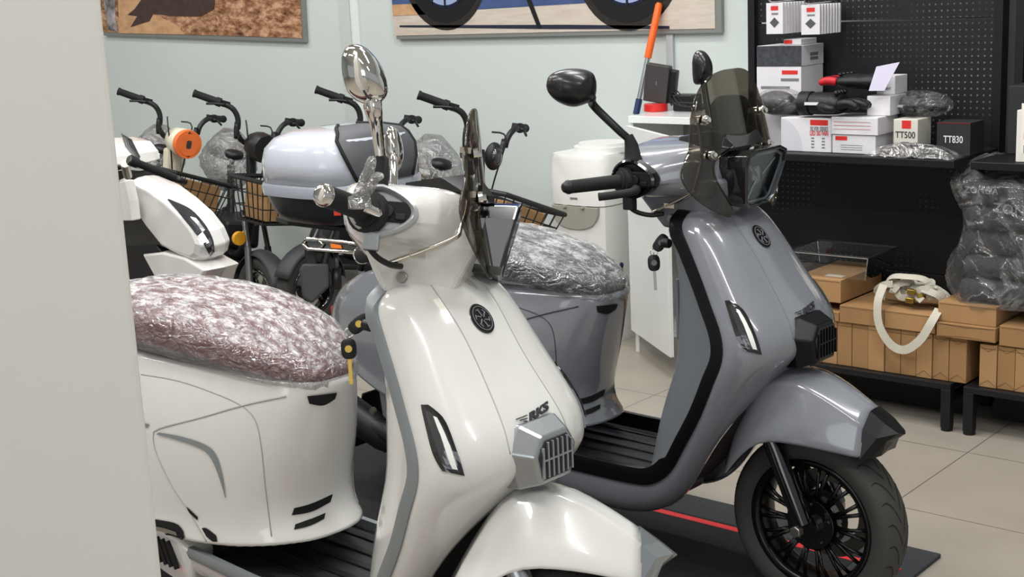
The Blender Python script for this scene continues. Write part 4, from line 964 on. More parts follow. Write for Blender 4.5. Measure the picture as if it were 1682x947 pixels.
for i in range(len(xs)-1):
    t_ = top if i < len(xs)-4 else top2
    g = 'narrow upright cartons in the left bay'
    o = brown(xs[i]+.001, xs[i+1]-.001, BZ, t_, v+random.uniform(0, .006), .33, 'narrow upright brown carton in the bottom row of the left bay', 'card' if i % 3 else 'card2', g, cross=i > len(xs)-5)
vt = 4.42
brown(U(1379, 520, vt), U(1452, 520, vt), top+.001, Z(1379, 500, vt), vt, .33, 'flat brown carton on the narrow row, left of the strap bundle')
zs = Z(1379, 500, vt)
brown(U(1452, 530, vt)+.002, U(1536, 530, vt), top+.001, zs+.002, vt, .33, 'flat brown carton under the white strap bundle', 'card2')
brown(U(1540, 550, vt), U(1540, 550, vt)+.205, top2+.001, Z(1540, 527, vt), vt-.01, .33, 'flat brown carton with folded flaps at the right end of the left bay', 'card', cross=True)
zt_ = Z(1540, 527, vt)
brown(U(1540, 525, vt)-.003, U(1540, 525, vt)+.20, zt_+.001, Z(1540, 495, vt), vt+.01, .33, 'brown carton on top of the flap-sided one, touching the black bag', 'card2')
ztb = Z(1540, 495, vt)
xa = U(1379, 520, vt)
brown(xa-.30, xa-.003, top+.001, zs-.03, vt, .33, 'flat brown carton under the labelled box, mostly hidden by the grey scooter')
o = brown(U(1316, 490, 4.44)-.02, U(1381, 494, 4.44), zs+.001, Z(1381, 460, 4.44), 4.44, .33, 'bigger brown box with a white sticker on its top flap', 'card2')
d_ = o.dimensions; MB().bx(.0, .07, -.12, -.085, d_.z+.0002, d_.z+.001).obj('white_sticker', 'paper', o)
zg = Z(1381, 460, 4.44)
# clear tray
t = empty('clear_tray', (U(1365, 450, 4.5), 4.58, zg+.002), 0, label='empty clear plastic display tray on the stickered brown box', cat='tray')
R_ = lambda w, d, z: [Vector((-w, -d, z)), Vector((w, -d, z)), Vector((w, d, z)), Vector((-w, d, z))]
MB().loft([R_(.15, .11, 0), R_(.165, .12, .085)], False).loft([R_(.165, .12, .085), R_(.18, .135, .086)], False).obj('tray_shell', clear('tray_clear', (.9, .9, .9, 1), .18), t, bevel=.004)
MB().tube([*R_(.166, .121, .086), R_(.166, .121, .086)[0]], .002, 6).obj('tray_rim', 'ink', t)
# right bay cartons
vr = 4.425; xr = U(1607, 640, vr); topr = Z(1640, 566, vr)
for i in range(10):
    brown(xr+pit*i+.001, xr+pit*(i+1)-.001, BZ, topr-.004, vr+random.uniform(0, .005), .33, 'narrow upright brown carton in the bottom row of the right bay', 'card' if i % 2 else 'card2', 'narrow upright cartons in the right bay', cross=True)
brown(U(1641, 560, vt), U(1641, 560, vt)+.26, topr+.001, topr+.07, vt, .33, 'flat brown carton under the bag of black covers, right bay', 'card')
brown(U(1641, 560, vt)+.262, U(1641, 560, vt)+.5, topr+.001, topr+.07, vt, .33, 'flat brown carton beyond the right edge, under the cover bag', 'card2')
# bag of covers
bx0 = U(1556, 470, 4.45); bz0 = ztb+.004
t = empty('cover_bag', (bx0+.30, 4.60, bz0), 0, label='big clear bag of folded black covers on the cartons at the right edge', cat='bag')
hts = [0, .085, .165, .25, .33, .40]
for i in range(5):
    o = MB().bx(-.27+.01*(i % 2), .34, -.15+.008*(i % 3), .14, hts[i]*1.0, hts[i+1]-.006).obj('folded_cover', 'fabric', t, bevel=.03, smooth=True)
text_mb('ZONDA', .045, lambda a, b, d: (-.06+a, -.152-d, .325+b+a*-.06), .002, .0006, 1.1).obj('lettering', 'gink', t)
text_mb('ZONDA', .03, lambda a, b, d: (-.19+a, -.152-d, .385+b), .002, .0006, 1.1).obj('lettering', 'gink', t)
rows = []
NS, NZ = 60, 26
for j in range(NZ+1):
    f = j/NZ; z = -.005+.49*f; row = []
    for i in range(NS):
        a = 2*math.pi*i/NS; c, s = math.cos(a), math.sin(a)
        sh = 1.0 if f < .82 else 1-(f-.82)/.18*(.25 if c < 0 else .1)
        x = .035+(.335+.03*math.sin(f*9))*math.copysign(abs(c)**.4, c)*(1 if c > 0 else sh); y = -.005+.175*math.copysign(abs(s)**.5, s)*(1 if f < .85 else 1-(f-.85)/.15*.8)
        if c < -.3 and f > .86: x -= .03*math.sin((f-.86)*20)
        x += .006*math.sin(a*13+f*31)+.004*math.sin(a*29-f*50); y += .006*math.sin(a*17+f*23)
        row.append(Vector((x, y, z+.012*math.sin(a*5+2))))
    rows.append(row)
MB().loft(rows).obj('clear_bag', film('bag_big', gloss=.16, scale=5, white=.07, topsheen=.12, rough=.12, dist=.03), t, smooth=True)
# strap bundle
t = empty('strap_bundle', (U(1488, 500, 4.47), 4.50, zs+.003), 0, label='tangled bundle of white webbing straps with one loop hanging over the cartons', cat='strap')
def ribbon(pts, w, par, name='strap', m='strap', up=(0, -1, .3)):
    pts = smooth_path(pts, 6); rings = []
    for i, p in enumerate(pts):
        T = (pts[min(i+1, len(pts)-1)]-pts[max(i-1, 0)]).normalized(); u = Vector(up); b = T.cross(u).normalized(); n = b.cross(T).normalized()
        rings.append([p-b*w/2-n*.001, p+b*w/2-n*.001, p+b*w/2+n*.001, p-b*w/2+n*.001])
    return MB().loft(rings).obj(name, m, par)
random.seed(3)
for k in range(9):
    a0 = random.uniform(0, 6.28); pts = []
    cx_, cy_ = random.uniform(-.09, .09), random.uniform(-.04, .04); rr = random.uniform(.025, .055)
    for i in range(8):
        a = a0+i*.9; pts.append((cx_+rr*math.cos(a)*1.2, cy_+rr*math.sin(a)*.6, .03+.045*abs(math.sin(a*.7+k))+.006*(k % 4)))
    ribbon(pts, .024, t, up=(random.uniform(-.4, .4), -1, random.uniform(-.2, .6)))
ribbon([(-.10, .0, .02), (-.07, -.02, .10), (.0, -.03, .115), (.07, -.02, .105), (.09, -.01, .04)], .03, t, up=(0, -.5, 1))
ribbon([(-.07, -.06, .085), (-.075, -.095, .03), (-.065, -.105, -.05), (-.02, -.108, -.115), (.035, -.11, -.128), (.09, -.108, -.085), (.125, -.098, -.02), (.135, -.06, .02)], .03, t, 'hanging_loop', up=(0, -1, .05))
mb = MB()
for k in range(4): mb.box((random.uniform(-.06, .06), random.uniform(-.05, 0), .035+.01*k), (.03, .02, .02), rz=k)
mb.obj('buckles', 'gold', t, bevel=.003)

# ------------------------------------------------------------------ counter cabinet with its door open
cu0, cu1, cv0, cv1 = -3.41, -2.88, 4.73, 5.12
t = empty('counter_cabinet', ((cu0+cu1)/2, 4.92, 0), label='white counter cabinet with its tall door standing open, behind the grey scooter', cat='cabinet'); ox, oy = (cu0+cu1)/2, 4.92
X = lambda a, b, c, d, e, f: MB().bx(a-ox, b-ox, c-oy, d-oy, e, f)
X(cu0-.0, cu1, cv0-.01, cv1+.015, 1.000, 1.03).obj('worktop', 'cab', t, bevel=.002)
X(cu0, cu0+.018, cv0, cv1, 0, 1.0).obj('side_panel', 'cab', t, bevel=.001); X(cu1-.018, cu1, cv0, cv1, 0, 1.0).obj('side_panel', 'cab', t, bevel=.001)
X(cu0+.018, cu1-.018, cv1-.01, cv1, .1, 1.0).obj('back_panel', mat('cab_in', sr(150, 148, 140), .6), t)
X(cu0+.018, cu1-.018, cv0+.01, cv1-.01, .09, .108).obj('bottom_panel', 'cab', t); X(cu0+.018, cu1-.018, cv0+.02, cv1-.01, .54, .556).obj('inner_shelf', 'cab', t)
X(cu0+.018, cu1-.018, cv0+.008, cv0+.024, 0, .09).obj('plinth', mat('plinth_grey', sr(170, 166, 156), .5), t)
q = atz(1117, 592, .1); ang = math.atan2(q.y-cv0, q.x-cu0)
dr = MB().bx(0, .50, -.018, 0, .10, .99).obj('cabinet_door', 'cab', t, bevel=.0015); dr.location = (cu0-ox, cv0-.002-oy, 0); dr.rotation_euler = (0, 0, ang)

# things on the counter
TZ = 1.031
qa = atv(1085, 178, 4.98)
tr = MB().disc((0, 0, .016), (0, 0, 1), .052, .032, 30).obj('tape_roll', mat('red_tape', sr(205, 40, 38), .35), None, bevel=.002); tr.location = (qa.x+.01, 4.93, TZ); tag(tr, 'red tape roll on the counter under the dark router', 'tape')
t = empty('router', (qa.x-.0, 4.95, TZ+.055), R(12), label='dark upright router leaning on the red tape roll on the counter', cat='router'); t.rotation_euler = (R(4), R(9), R(10))
MB().bx(-.055, .055, -.02, .02, -.018, .145).obj('housing', mat('router_grey', sr(62, 60, 60), .5), t, bevel=.004)
MB().bx(.0, .004, -.0212, -.0203, .06, .075).obj('status_mark', 'gink', t)
MB().bx(.045, .085, -.005, .03, -.015, .13).obj('rear_shell', 'black', t, bevel=.006)
cb = MB()
for k in range(7):
    a = random.uniform(-.02, .03); cb.tube(smooth_path([(qa.x+.06, 4.97, 1.06+.01*k), (qa.x+.10, 4.93+a, 1.12-.01*k), (qa.x+.16, 4.92+a*2, 1.05+.004*k), (qa.x+.24+.02*k, 4.92-a, 1.038+.003*k)], 6), .0028, 6)
cb = cb.obj('cable', 'black', None, smooth=True); tag(cb, 'tangle of thin black cables beside the router on the counter', 'cable', kind='stuff')
t = MB().bx(-.05, .05, -.04, .04, 0, .07).obj('power_adapter', 'black', None, bevel=.006); t.location = (qa.x+.14, 4.98, TZ); tag(t, 'black adapter block behind the cables on the counter', 'adapter')
# dark bag seen through the smoked screen
t = empty('black_bag', (-2.765, 4.49, SZ), 0, label='black soft bag on the shelf, seen through the smoked windscreen', cat='bag')
MB().loft([[Vector((w_*math.copysign(abs(math.cos(a))**.6, math.cos(a)), d_*math.copysign(abs(math.sin(a))**.6, math.sin(a)), z)) for a in [2*math.pi*i/20 for i in range(20)]] for z, w_, d_ in ((0, .085, .06), (.03, .095, .07), (.12, .09, .065), (.18, .07, .05), (.20, .04, .03))]).obj('bag_body', 'leather', t, sub=1)


# ------------------------------------------------------------------ water dispenser and mop
dv = 4.74; du0, du1 = U(897, 300, dv), U(990, 300, dv); dz = Z(925, 253, dv); ox = (du0+du1)/2
t = empty('water_dispenser', (ox, dv+.17, 0), label='white floor-standing water dispenser against the wall beside the cabinet', cat='water dispenser')
hw = (du1-du0)/2
prof = lambda z, k=1: [Vector((x*k, y*k, z)) for x, y in ((-hw, .17), (-hw, -.10), (-hw*.93, -.145), (-hw*.7, -.168), (0, -.175), (hw*.7, -.168), (hw*.93, -.145), (hw, -.10), (hw, .17))]
zr1 = Z(900, 333, dv); zr0 = Z(900, 372, dv)
MB().loft([prof(0, .97), prof(.02, .98), prof(zr1-.004, .98)]).obj('lower_body', 'disp', t, smooth=True, auto=40)
MB().loft([prof(zr1), prof(dz-.02), prof(dz, .95)]).obj('upper_body', 'disp', t, smooth=True, auto=40)
MB().prism([(hw*.80*math.cos(a), zr1-.004-.105*abs(math.sin(a))**.6) for a in [math.pi*i/20 for i in range(21)]], lambda a, b, d: (a, d, b), -.15, -.1755).obj('recess_bowl', 'dispg', t, bevel=.002)
for s in (-1, 1): MB().tube([(s*.05, -.16, zr1), (s*.05, -.16, zr1-.025)], .010, 12).box((s*.05, -.175, zr1-.006), (.016, .02, .010)).obj('tap', 'dispg', t, smooth=True, auto=40)
MB().bx(-hw*.6, hw*.6, -.182, -.165, .30, .305).obj('drip_tray', 'dispg', t, bevel=.002)
MB().disc((.03, .02, dz+.012), (0, 0, 1), .135, .024, 36).disc((.03, .02, dz+.03), (0, 0, 1), .115, .016, 36).obj('top_lid', 'disp', t, smooth=True, auto=40)
text_mb('VESTEL', .018, lambda a, b, d: (a+.0, -.1755-d, zr1+.03+b), .001, .0004).obj('lettering', 'gink', t) if 0 else MB().bx(-.02, .02, -.1765, -.175, zr1+.028, zr1+.036).obj('maker_mark', 'gink', t)
a_ = atv(1083, 4, 5.10); b_ = atv(1063, 95, 5.075); c_ = atv(1050, 162, 5.05); d_ = atv(1044, 187, 5.04); e_ = atv(1013, 335, 4.93); f_ = atv(995, 425, 4.86)
zc = f_.lerp(e_, 0)
t = empty('floor_squeegee', f_, 0, label='long squeegee with orange grip and blue base leaning on the wall by the dispenser', cat='squeegee')
L_ = lambda p: Vector(p)-f_
ax_ = (a_-f_).normalized()
pt = lambda P: f_+ax_*((P-f_).dot(ax_))
MB().tube([L_(pt(b_)), L_(pt(a_))-ax_*.01, L_(pt(a_))], [.0165, .0165, .010], 14).obj('orange_grip', mat('orange_grip', sr(238, 98, 20), .4), t, smooth=True, auto=40)
MB().tube([L_(pt(c_)), L_(pt(b_))], .0115, 14).tube([Vector((0, 0, 0)), L_(pt(d_))], .0105, 14).obj('steel_pole', 'silver', t, smooth=True, auto=40)
MB().tube([L_(pt(d_)), L_(pt(c_))], .015, 14).tube([Vector((0, 0, 0)), ax_*.1], .016, 14).tube([ax_*.1, L_(pt(e_))], .0115, 10).obj('blue_collar', 'blue', t, smooth=True, auto=40)
g_ = L_(atv(968, 428, 4.86)); h_ = L_(atv(1010, 432, 4.86))
MB().tube([(-.16, 0, -.02), (.09, 0, -.02)], .014, 8, sy=1.0).obj('base_bar', 'blue', t, bevel=.002); MB().bx(-.16, .09, -.004, .004, -.07, -.02).obj('rubber_blade', 'rubber', t)
# ------------------------------------------------------------------ top case on the grey scooter's carrier
rx = PG; tc = empty('top_case', (0, 0, 0), 0, label='silver blue luggage top case with black base behind the grey scooter seat', cat='top case')
tc.matrix_world = PG @ Matrix.Translation((-.43, 0, .868))
def ser(a, b, z, n=40, p=.62, dx=0): return [Vector((dx+a*math.copysign(abs(math.cos(t))**p, math.cos(t)), b*math.copysign(abs(math.sin(t))**p, math.sin(t)), z)) for t in [2*math.pi*i/n for i in range(n)]]
MB().loft([ser(.13, .13, 0), ser(.165, .17, .008), ser(.19, .20, .04), ser(.205, .22, .095)]).obj('case_base', 'casebase', tc, smooth=True, auto=50)
MB().loft([ser(.205, .218, .096), ser(.215, .23, .098), ser(.217, .232, .125), ser(.212, .226, .135)]).obj('case_belt', mat('belt_grey', sr(150, 155, 164), .3, coat=.5), tc, smooth=True, auto=50)
lid = MB().loft([ser(.212, .226, .136), ser(.212, .226, .20), ser(.205, .215, .24, dx=.0), ser(.185, .19, .272, dx=.01), ser(.15, .15, .291, dx=.02), ser(.09, .09, .299, dx=.03), ser(.02, .02, .301, dx=.03)]).obj('case_lid', 'caselid', tc, smooth=True)
for s in ():
    MB().tube(smooth_path([(-.17, s*.205, .15), (-.16, s*.215, .20), (-.09, s*.226, .232), (.0, s*.228, .235), (.06, s*.228, .215), (.075, s*.228, .15)], 6), .006, 8).obj('lid_rib', 'caselid', lid, smooth=True)
pdm = MB(); rws = []
for z, a_, b_, an in ((.138, .218, .232, 26), (.17, .218, .232, 32), (.20, .218, .232, 38), (.24, .211, .221, 47), (.272, .193, .197, 56), (.291, .165, .16, 66), (.302, .11, .10, 80), (.305, .04, .04, 90)):
    rws.append([Vector((a_*math.copysign(abs(math.cos(t))**.62, math.cos(t))+(.02 if z > .28 else 0), b_*math.copysign(abs(math.sin(t))**.62, math.sin(t)), z)) for t in [R(an)*.72*i/14 for i in range(-14, 15)]])
pdm.grid(rws); pdm.obj('backrest_pad', 'pad', tc, smooth=True, solid=.006)
[MB().tube([r[k_] for r in rws], .006, 8).obj('pad_edge', 'void', tc, smooth=True) for k_ in (0, -1)]
MB().box((-.212, 0, .185), (.014, .20, .05)).obj('rear_reflector', 'red', tc, bevel=.004)
MB().box((-.19, -.125, .185), (.05, .012, .05), rz=R(-50)).obj('rear_reflector', 'red', tc, bevel=.003)
MB().box((.16, -.165, .055), (.022, .012, .022), rz=R(50)).obj('latch_tab', mat('red_tab', sr(210, 60, 40), .4), tc, bevel=.002)
ca = MB().loft([[Vector((x, y, z)) for y, z in ((-w_, .845), (w_, .845), (w_, .863), (-w_, .863))] for x, w_ in ((-.70, .07), (-.6, .10), (-.2, .10), (-.12, .06))]).obj('luggage_carrier', 'metalb', None, bevel=.004)
sg = [o for o in COL.objects if o.name.startswith('motor_scooter') and 'grey' in o['label']][0]; ca.parent = sg
for y_ in (-.06, .06): MB().tube([(-.25, y_, .85), (-.3, y_, .72)], .012, 8).obj('carrier_stay', 'metalb', sg)

# ------------------------------------------------------------------ keys
def keyset(px_head, px_ring, px_fob, px_tip, Pm, base, label, lock=True, brass=False, s=1.):
    n = -(Pm.inverted().to_3x3() @ CF); c = Vector(base)
    q = lambda p: Pm @ lplane(Pm, p[0], p[1], c, n)
    h, r, f, tp = q(px_head), q(px_ring), q(px_fob), q(px_tip)
    t = empty('ignition_keys', h, 0, label=label, cat='keys'); L = lambda p: p-h
    nn = -CF; up = CU
    def blob(c_, ax, ln, w_, nm):
        sd = nn.cross(ax).normalized(); rg = lambda k, d: [c_+ax*ln*k*math.copysign(abs(math.cos(a))**.7, math.cos(a))+sd*w_*k*math.copysign(abs(math.sin(a))**.7, math.sin(a))+nn*d for a in [2*math.pi*i/20 for i in range(20)]]
        b = MB().loft([rg(.86, -.006*s), rg(1, -.004*s), rg(1, .004*s), rg(.86, .006*s)]).obj(nm, 'black', t, smooth=True, auto=50)
        MB().loft([[c_+(ax*math.cos(a)+sd*math.sin(a))*w_*.48+nn*d for a in [2*math.pi*i/16 for i in range(16)]] for d in (.0062*s, .0072*s)]).obj('key_emblem', 'gold' if brass else 'gink', b)
    hx_ = (h-r).normalized(); blob(L(h), hx_, .024*s, .015*s, 'key_head')
    dn = (tp-f).normalized(); blob(L(f), dn, .021*s, .0155*s, 'key_fob')
    MB().torus(L(r), nn, .009*s, .0014*s, 24, 6).obj('key_ring', 'chrome', t, smooth=True)
    MB().tube([L(r)-dn*0, L(f)-dn*.02*s], .0012*s, 6).obj('key_link', 'chrome', t)
    sd = nn.cross(dn).normalized(); L0 = L(f)+dn*.018*s; L1 = L(tp)
    MB().loft([[p_+sd*a_+nn*b_ for a_, b_ in ((-.0038*s, -.001), (.0038*s, -.001), (.0038*s, .001), (-.0038*s, .001))] for p_ in (L0, L0.lerp(L1, .9), L1)]).obj('key_blade', 'gold' if brass else 'chrome', t)
    return t
keyset((590, 531), (573, 546), (573, 572), (577, 630), PW, (.885, -.115, .915), 'black-headed keys with a brass blade hanging from the white scooter ignition', brass=True)
keyset((1085, 398), (1074, 414), (1074, 431), (1077, 476), PG, (.885, -.115, .915), 'black-headed keys with steel blades hanging from the grey scooter ignition')

# ------------------------------------------------------------------ electric bikes in the back row
mat('ebike_black', sr(26, 27, 29), .45); mat('ledlens', sr(66, 62, 66), .25); mat('steel_grey', sr(120, 122, 124), .35, metal=.7)
film('wrap_clear', gloss=.35, scale=14, white=.22, rough=.15)
def ebike(wx, wy, label, head='black', box='card2', lean=-8, headz=.90, wrap_scale=1., mini=False, lever=True, low=None, broll=0, small=False, blab=''):
    u = wx*math.cos(YAW)-wy*math.sin(YAW); v = wx*math.sin(YAW)+wy*math.cos(YAW)
    t = empty('electric_bike', (u, v, 0), R(-29), R(lean), label=label, cat='electric bike')
    t.location.z = .0
    q = Matrix.Rotation(R(20), 3, 'Z'); xf = lambda p: q @ p; rl = Matrix.Rotation(R(-11), 3, 'X'); c9 = Vector((-.05, 0, .90))
    bxf = lambda p: q @ (c9 + rl @ (Vector(p)-c9) - Vector((0, 0, .105 if p[2] > 1.05 else .05 if p[2] > .95 else 0)))
    lxf = (lambda p: Matrix.Rotation(R(-60), 3, 'Z') @ Vector(p) + Vector(low)) if low else xf
    # steering part
    MB().tube([(0, 0, .55), (-.05, 0, .92)], .024, 12).obj('steering_tube', 'ebike_black' if head != 'cream' else 'cream', t, smooth=True, auto=50, xf=xf)
    for s in (-1, 1):
        hb = MB().tube(smooth_path([(-.05, 0, .90), (-.045, s*.07, .92), (-.045, s*.105, 1.0), (-.05, s*.115, 1.10), (-.06, s*.15, 1.150), (-.085, s*.20, 1.165)], 5), .0135, 10).obj('handlebar', 'ebike_black', t, smooth=True, xf=bxf)
        a, b = Vector((-.09, s*.205, 1.166)), Vector((-.17, s*.305, 1.180))
        MB().tube([a, a.lerp(b, .18), a.lerp(b, .2), a.lerp(b, .97), b], [.022, .022, .018, .0175, .020], 14).disc(b+(b-a).normalized()*.004, b-a, .020, .008, 14).obj('grip', 'rubber', t, smooth=True, auto=40, xf=bxf)
        MB().tube(smooth_path([(-.085, s*.19, 1.16), (-.06, s*.205, 1.16), (-.085, s*.235, 1.155), (-.11, s*.27, 1.145)], 4), [.012, .010, .009, .008, .007]+[.006]*8, 8).box((-.085, s*.19, 1.165), (.035, .045, .03)).obj('brake_lever', 'ebike_black', t, smooth=True, auto=50, xf=bxf)
    # headlight
    c = Vector((.055, 0, headz)); ax = Vector((1, 0, -.1)).normalized()
    if head == 'cream':
        hl = MB().tube([c-ax*.09, c-ax*.07, c, c+ax*.035], [.04, .062, .072, .070], 28).obj('headlight', 'cream', t, smooth=True, auto=50, xf=xf)
        MB().tube([c+ax*.034, c+ax*.05, c+ax*.075, c+ax*.078, c+ax*.055, c+ax*.045], [.070, .075, .073, .058, .045, .03], 28).obj('headlight_ring', 'oring', hl, smooth=True, auto=40, xf=xf)
        MB().disc(c+ax*.068, ax, .046, .006, 24, .040).disc(c+ax*.074, ax, .022, .006, 20).obj('headlight_lens', 'ledlens', hl, xf=xf)
        MB().bx(-.07, -.01, -.045, .045, .55, .86).obj('front_panel', 'cream', t, bevel=.015, xf=xf)
    elif small:
        hl = MB().ell(c+Vector((-.03, .02, .0)), (.03, .045, .06), 18, 10).obj('headlight', 'ebike_black', t, smooth=True, xf=xf)
        MB().ell(c+Vector((-.012, .02, .0)), (.02, .03, .04), 16, 8).obj('headlight_lens', 'darkglass', hl, smooth=True, xf=xf)
    else:
        hl = MB().tube([c-ax*.08, c-ax*.06, c, c+ax*.05, c+ax*.052, c+ax*.03], [.045, .065, .075, .068, .055, .05], 10).obj('headlight', 'ebike_black', t, smooth=True, auto=40, xf=xf)
        MB().disc(c+ax*.034, ax, .05, .006, 16).obj('headlight_lens', 'darkglass', hl, xf=xf)
    MB().tube(smooth_path([(0, .02, 1.0), (.06, .05, .98), (.03, .03, .80), (.0, .01, .6)], 4), .004, 6).tube(smooth_path([(-.02, -.05, 1.02), (.03, -.07, .98), (.03, -.04, .80), (.0, -.01, .6)], 4), .004, 6).obj('brake_cable', 'ebike_black', t, smooth=True, xf=xf)
    # fork, fender, wheel
    for s in (-1, 1): MB().tube([(.0, s*.05, .58), (.07, s*.055, .42)], .013, 10).tube([(.07, s*.055, .42), (.13, s*.06, .19)], .017, 10).obj('fork_leg', 'steel_grey' if s < 0 else 'ebike_black', t, smooth=True, auto=50, xf=lxf)
    MB().tube([(0, -.06, .57), (0, .06, .57)], .02, 8).obj('fork_crown', 'ebike_black', t, xf=lxf)
    wheel(t, .13, .19, lxf, 'gblack', Rt=.19, wt=.04, rr=.125, spokes=7, name='front', fancy=False)
    MB().disc((.13, 0, .19), (0, 1, 0), .06, .06, 24).obj('wheel_hub', 'steel_grey', t, bevel=.003, xf=lxf)
    mb = MB()
    for i in range(5):
        a = 2*math.pi*i/5; mb.tube([(.13, 0, .19), (.13+.115*math.cos(a), 0, .19+.115*math.sin(a))], .012, 6)
    mb.obj('wheel_spokes', 'gblack', t, xf=lxf)
    rws = []
    for i in range(17):
        a = R(15+155*i/16); rws.append([Vector((.13+(.215-.03*abs(k)**2)*math.cos(a), k*.055, .19+(.215-.03*abs(k)**2)*math.sin(a)+.01)) for k in (-1, -.8, -.4, 0, .4, .8, 1)])
    MB().grid(rws).obj('front_fender', 'darkgrey', t, smooth=True, solid=.003, xf=lxf)
    kf = Matrix.Rotation(R(broll), 3, 'X'); cb = Vector((.2, 0, .765)); kxf = (lambda p: q @ (cb + kf @ (Vector(p)-cb) + Vector((-.03, 0, -.03)))) if broll else xf
    # basket
    def rg(z, x0, x1, w_): return [Vector((x0, -w_, z)), Vector((x1, -w_, z)), Vector((x1, w_, z)), Vector((x0, w_, z))]
    zt_, zb2 = .765, .565; A = rg(zt_, .07, .37, .17); B = rg(zb2, .10, .33, .135)
    mb = MB(); mb.tube(A+[A[0]], .011, 8)
    mb.tube(B+[B[0]], .006, 6)
    for f in (.35, .68): ringp = [B[i].lerp(A[i], f) for i in range(4)]; mb.tube(ringp+[ringp[0]], .0032, 5)
    for i in range(4):
        a0, a1, b0, b1 = A[i], A[(i+1) % 4], B[i], B[(i+1) % 4]; n = 6 if i % 2 == 0 else 7
        for k in range(n): mb.tube([b0.lerp(b1, k/n), a0.lerp(a1, k/n)], .003, 5)
    for k in range(1, 8): mb.tube([B[0].lerp(B[1], k/8), B[3].lerp(B[2], k/8)], .003, 5)
    mb.obj('wire_basket', 'ebike_black', t, xf=kxf)
    MB().tube([(0, 0, .62), (.12, 0, .6)], .015, 8).obj('basket_bracket', 'ebike_black', t, xf=xf)
    # frame behind
    MB().tube(smooth_path([(-.0, 0, .66), (-.12, 0, .42), (-.3, 0, .32), (-.62, 0, .34), (-.75, 0, .5)], 5), .028, 12).tube([(-.55, 0, .34), (-.72, 0, .80)], .02, 12).tube([(-.6, .06, .36), (-1.02, .06, .20)], .016, 8).tube([(-.6, -.06, .36), (-1.02, -.06, .20)], .016, 8).obj('frame', 'ebike_black', t, smooth=True, auto=50)
    MB().bx(-.66, -.25, -.09, .09, .36, .50).obj('battery_box', 'ebike_black', t, bevel=.02)
    MB().bx(-.42, -.12, -.13, .13, .27, .30).obj('foot_plate', 'ebike_black', t, bevel=.01)
    wheel(t, -1.02, .19, lambda p: p, 'gblack', Rt=.19, wt=.04, rr=.125, spokes=7, name='rear', fancy=False)
    MB().loft([[Vector((x, y_*w_, z)) for y_, z in ((-1, z0), (-.9, z1), (0, z1+.01), (.9, z1), (1, z0), (0, z0-.01))] for x, w_, z0, z1 in ((-.92, .10, .78, .84), (-.82, .12, .77, .85), (-.68, .10, .77, .84), (-.56, .05, .78, .82))]).obj('saddle', 'black', t, sub=2)
    MB().bx(-1.15, -.85, -.09, .09, .60, .62).obj('rear_rack', 'ebike_black', t, bevel=.004)
    rws = []
    for j in range(9):
        f = j/8; k = math.sin(math.pi*(.12+.80*f)); rws.append([Vector((-.76+.19*k*math.cos(a)*(1+.08*math.sin(5*a+j)), .15*k*math.sin(a)*(1+.08*math.sin(7*a+2*j)), .60+.33*f)) for a in [2*math.pi*i/28 for i in range(28)]])
    sw = MB().loft(rws).obj('saddle_wrap', 'wrap_clear', t, smooth=True)
    # side stand
    MB().tube([(-.4, .07, .3), (-.42, .16, .05)], .01, 8).obj('side_stand', 'ebike_black', t)
    # carton in the basket
    q4 = Matrix.Rotation(R(-9), 3, 'Z'); ctr = t.matrix_world
    bx_ = empty('basket_box', (0, 0, 0), cat=None) if 0 else None
    M4 = Matrix.Translation((u, v, t.location.z)) @ Matrix.Rotation(R(-29), 4, 'Z') @ Matrix.Rotation(R(lean), 4, 'X') @ Matrix.Rotation(R(20), 4, 'Z') @ (Matrix.Translation(cb+Vector((-.03, 0, -.03))) @ kf.to_4x4() @ Matrix.Translation(-cb) if broll else Matrix()) @ Matrix.Translation((.215, 0, .577))
    bo = MB().bx(-.10, .10, -.11, .12, 0, .17).obj('basket_carton', box, None, bevel=.003); bo.matrix_world = M4
    tag(bo, 'brown carton in the wire basket of the '+blab, 'box')
    MB().bx(-.101, .101, -.004, .004, .1701, .1708).obj('flap_gap', 'cardin', bo)
    return t
eb1 = ebike(-1.815, 7.07, 'cream electric bike with an orange-ringed headlight, by the pillar', 'cream', broll=-12, blab='cream electric bike')
eb2 = ebike(-1.325, 6.6, 'black electric bike with square headlight and amber reflector, beside the cream bike', blab='black bike beside the cream one')
eb3 = ebike(-.72, 6.45, 'black electric bike whose handlebar rises behind the top case', low=(-.12, -.16, 0), blab='bike behind the top case')
eb4 = ebike(-.20, 5.75, 'black electric bike between the two tall windscreens, nearest the water dispenser', broll=-14, small=True, blab='bike right of the white scooter windscreen')
for o_, n_ in ((eb1, 0), (eb2, 0)): pass
q_ = Matrix.Rotation(R(20), 3, 'Z')
MB().disc((.06, -.10, .46), (1, 0, 0), .034, .025, 20).tube([(.05, -.10, .46), (.03, -.04, .5)], .01, 6).obj('amber_reflector', mat('amber', sr(225, 160, 40), .35), eb2, bevel=.004, xf=lambda p: q_ @ p)
bpy.context.view_layer.update(); inv4 = eb4.matrix_world.inverted()
MB().loft([[inv4 @ atd(x, y, d) for x, y in ((763, 248), (784, 246), (785, 335), (765, 338))] for d in (5.7, 5.76)]).obj('front_column', 'ebike_black', eb4, bevel=.006)
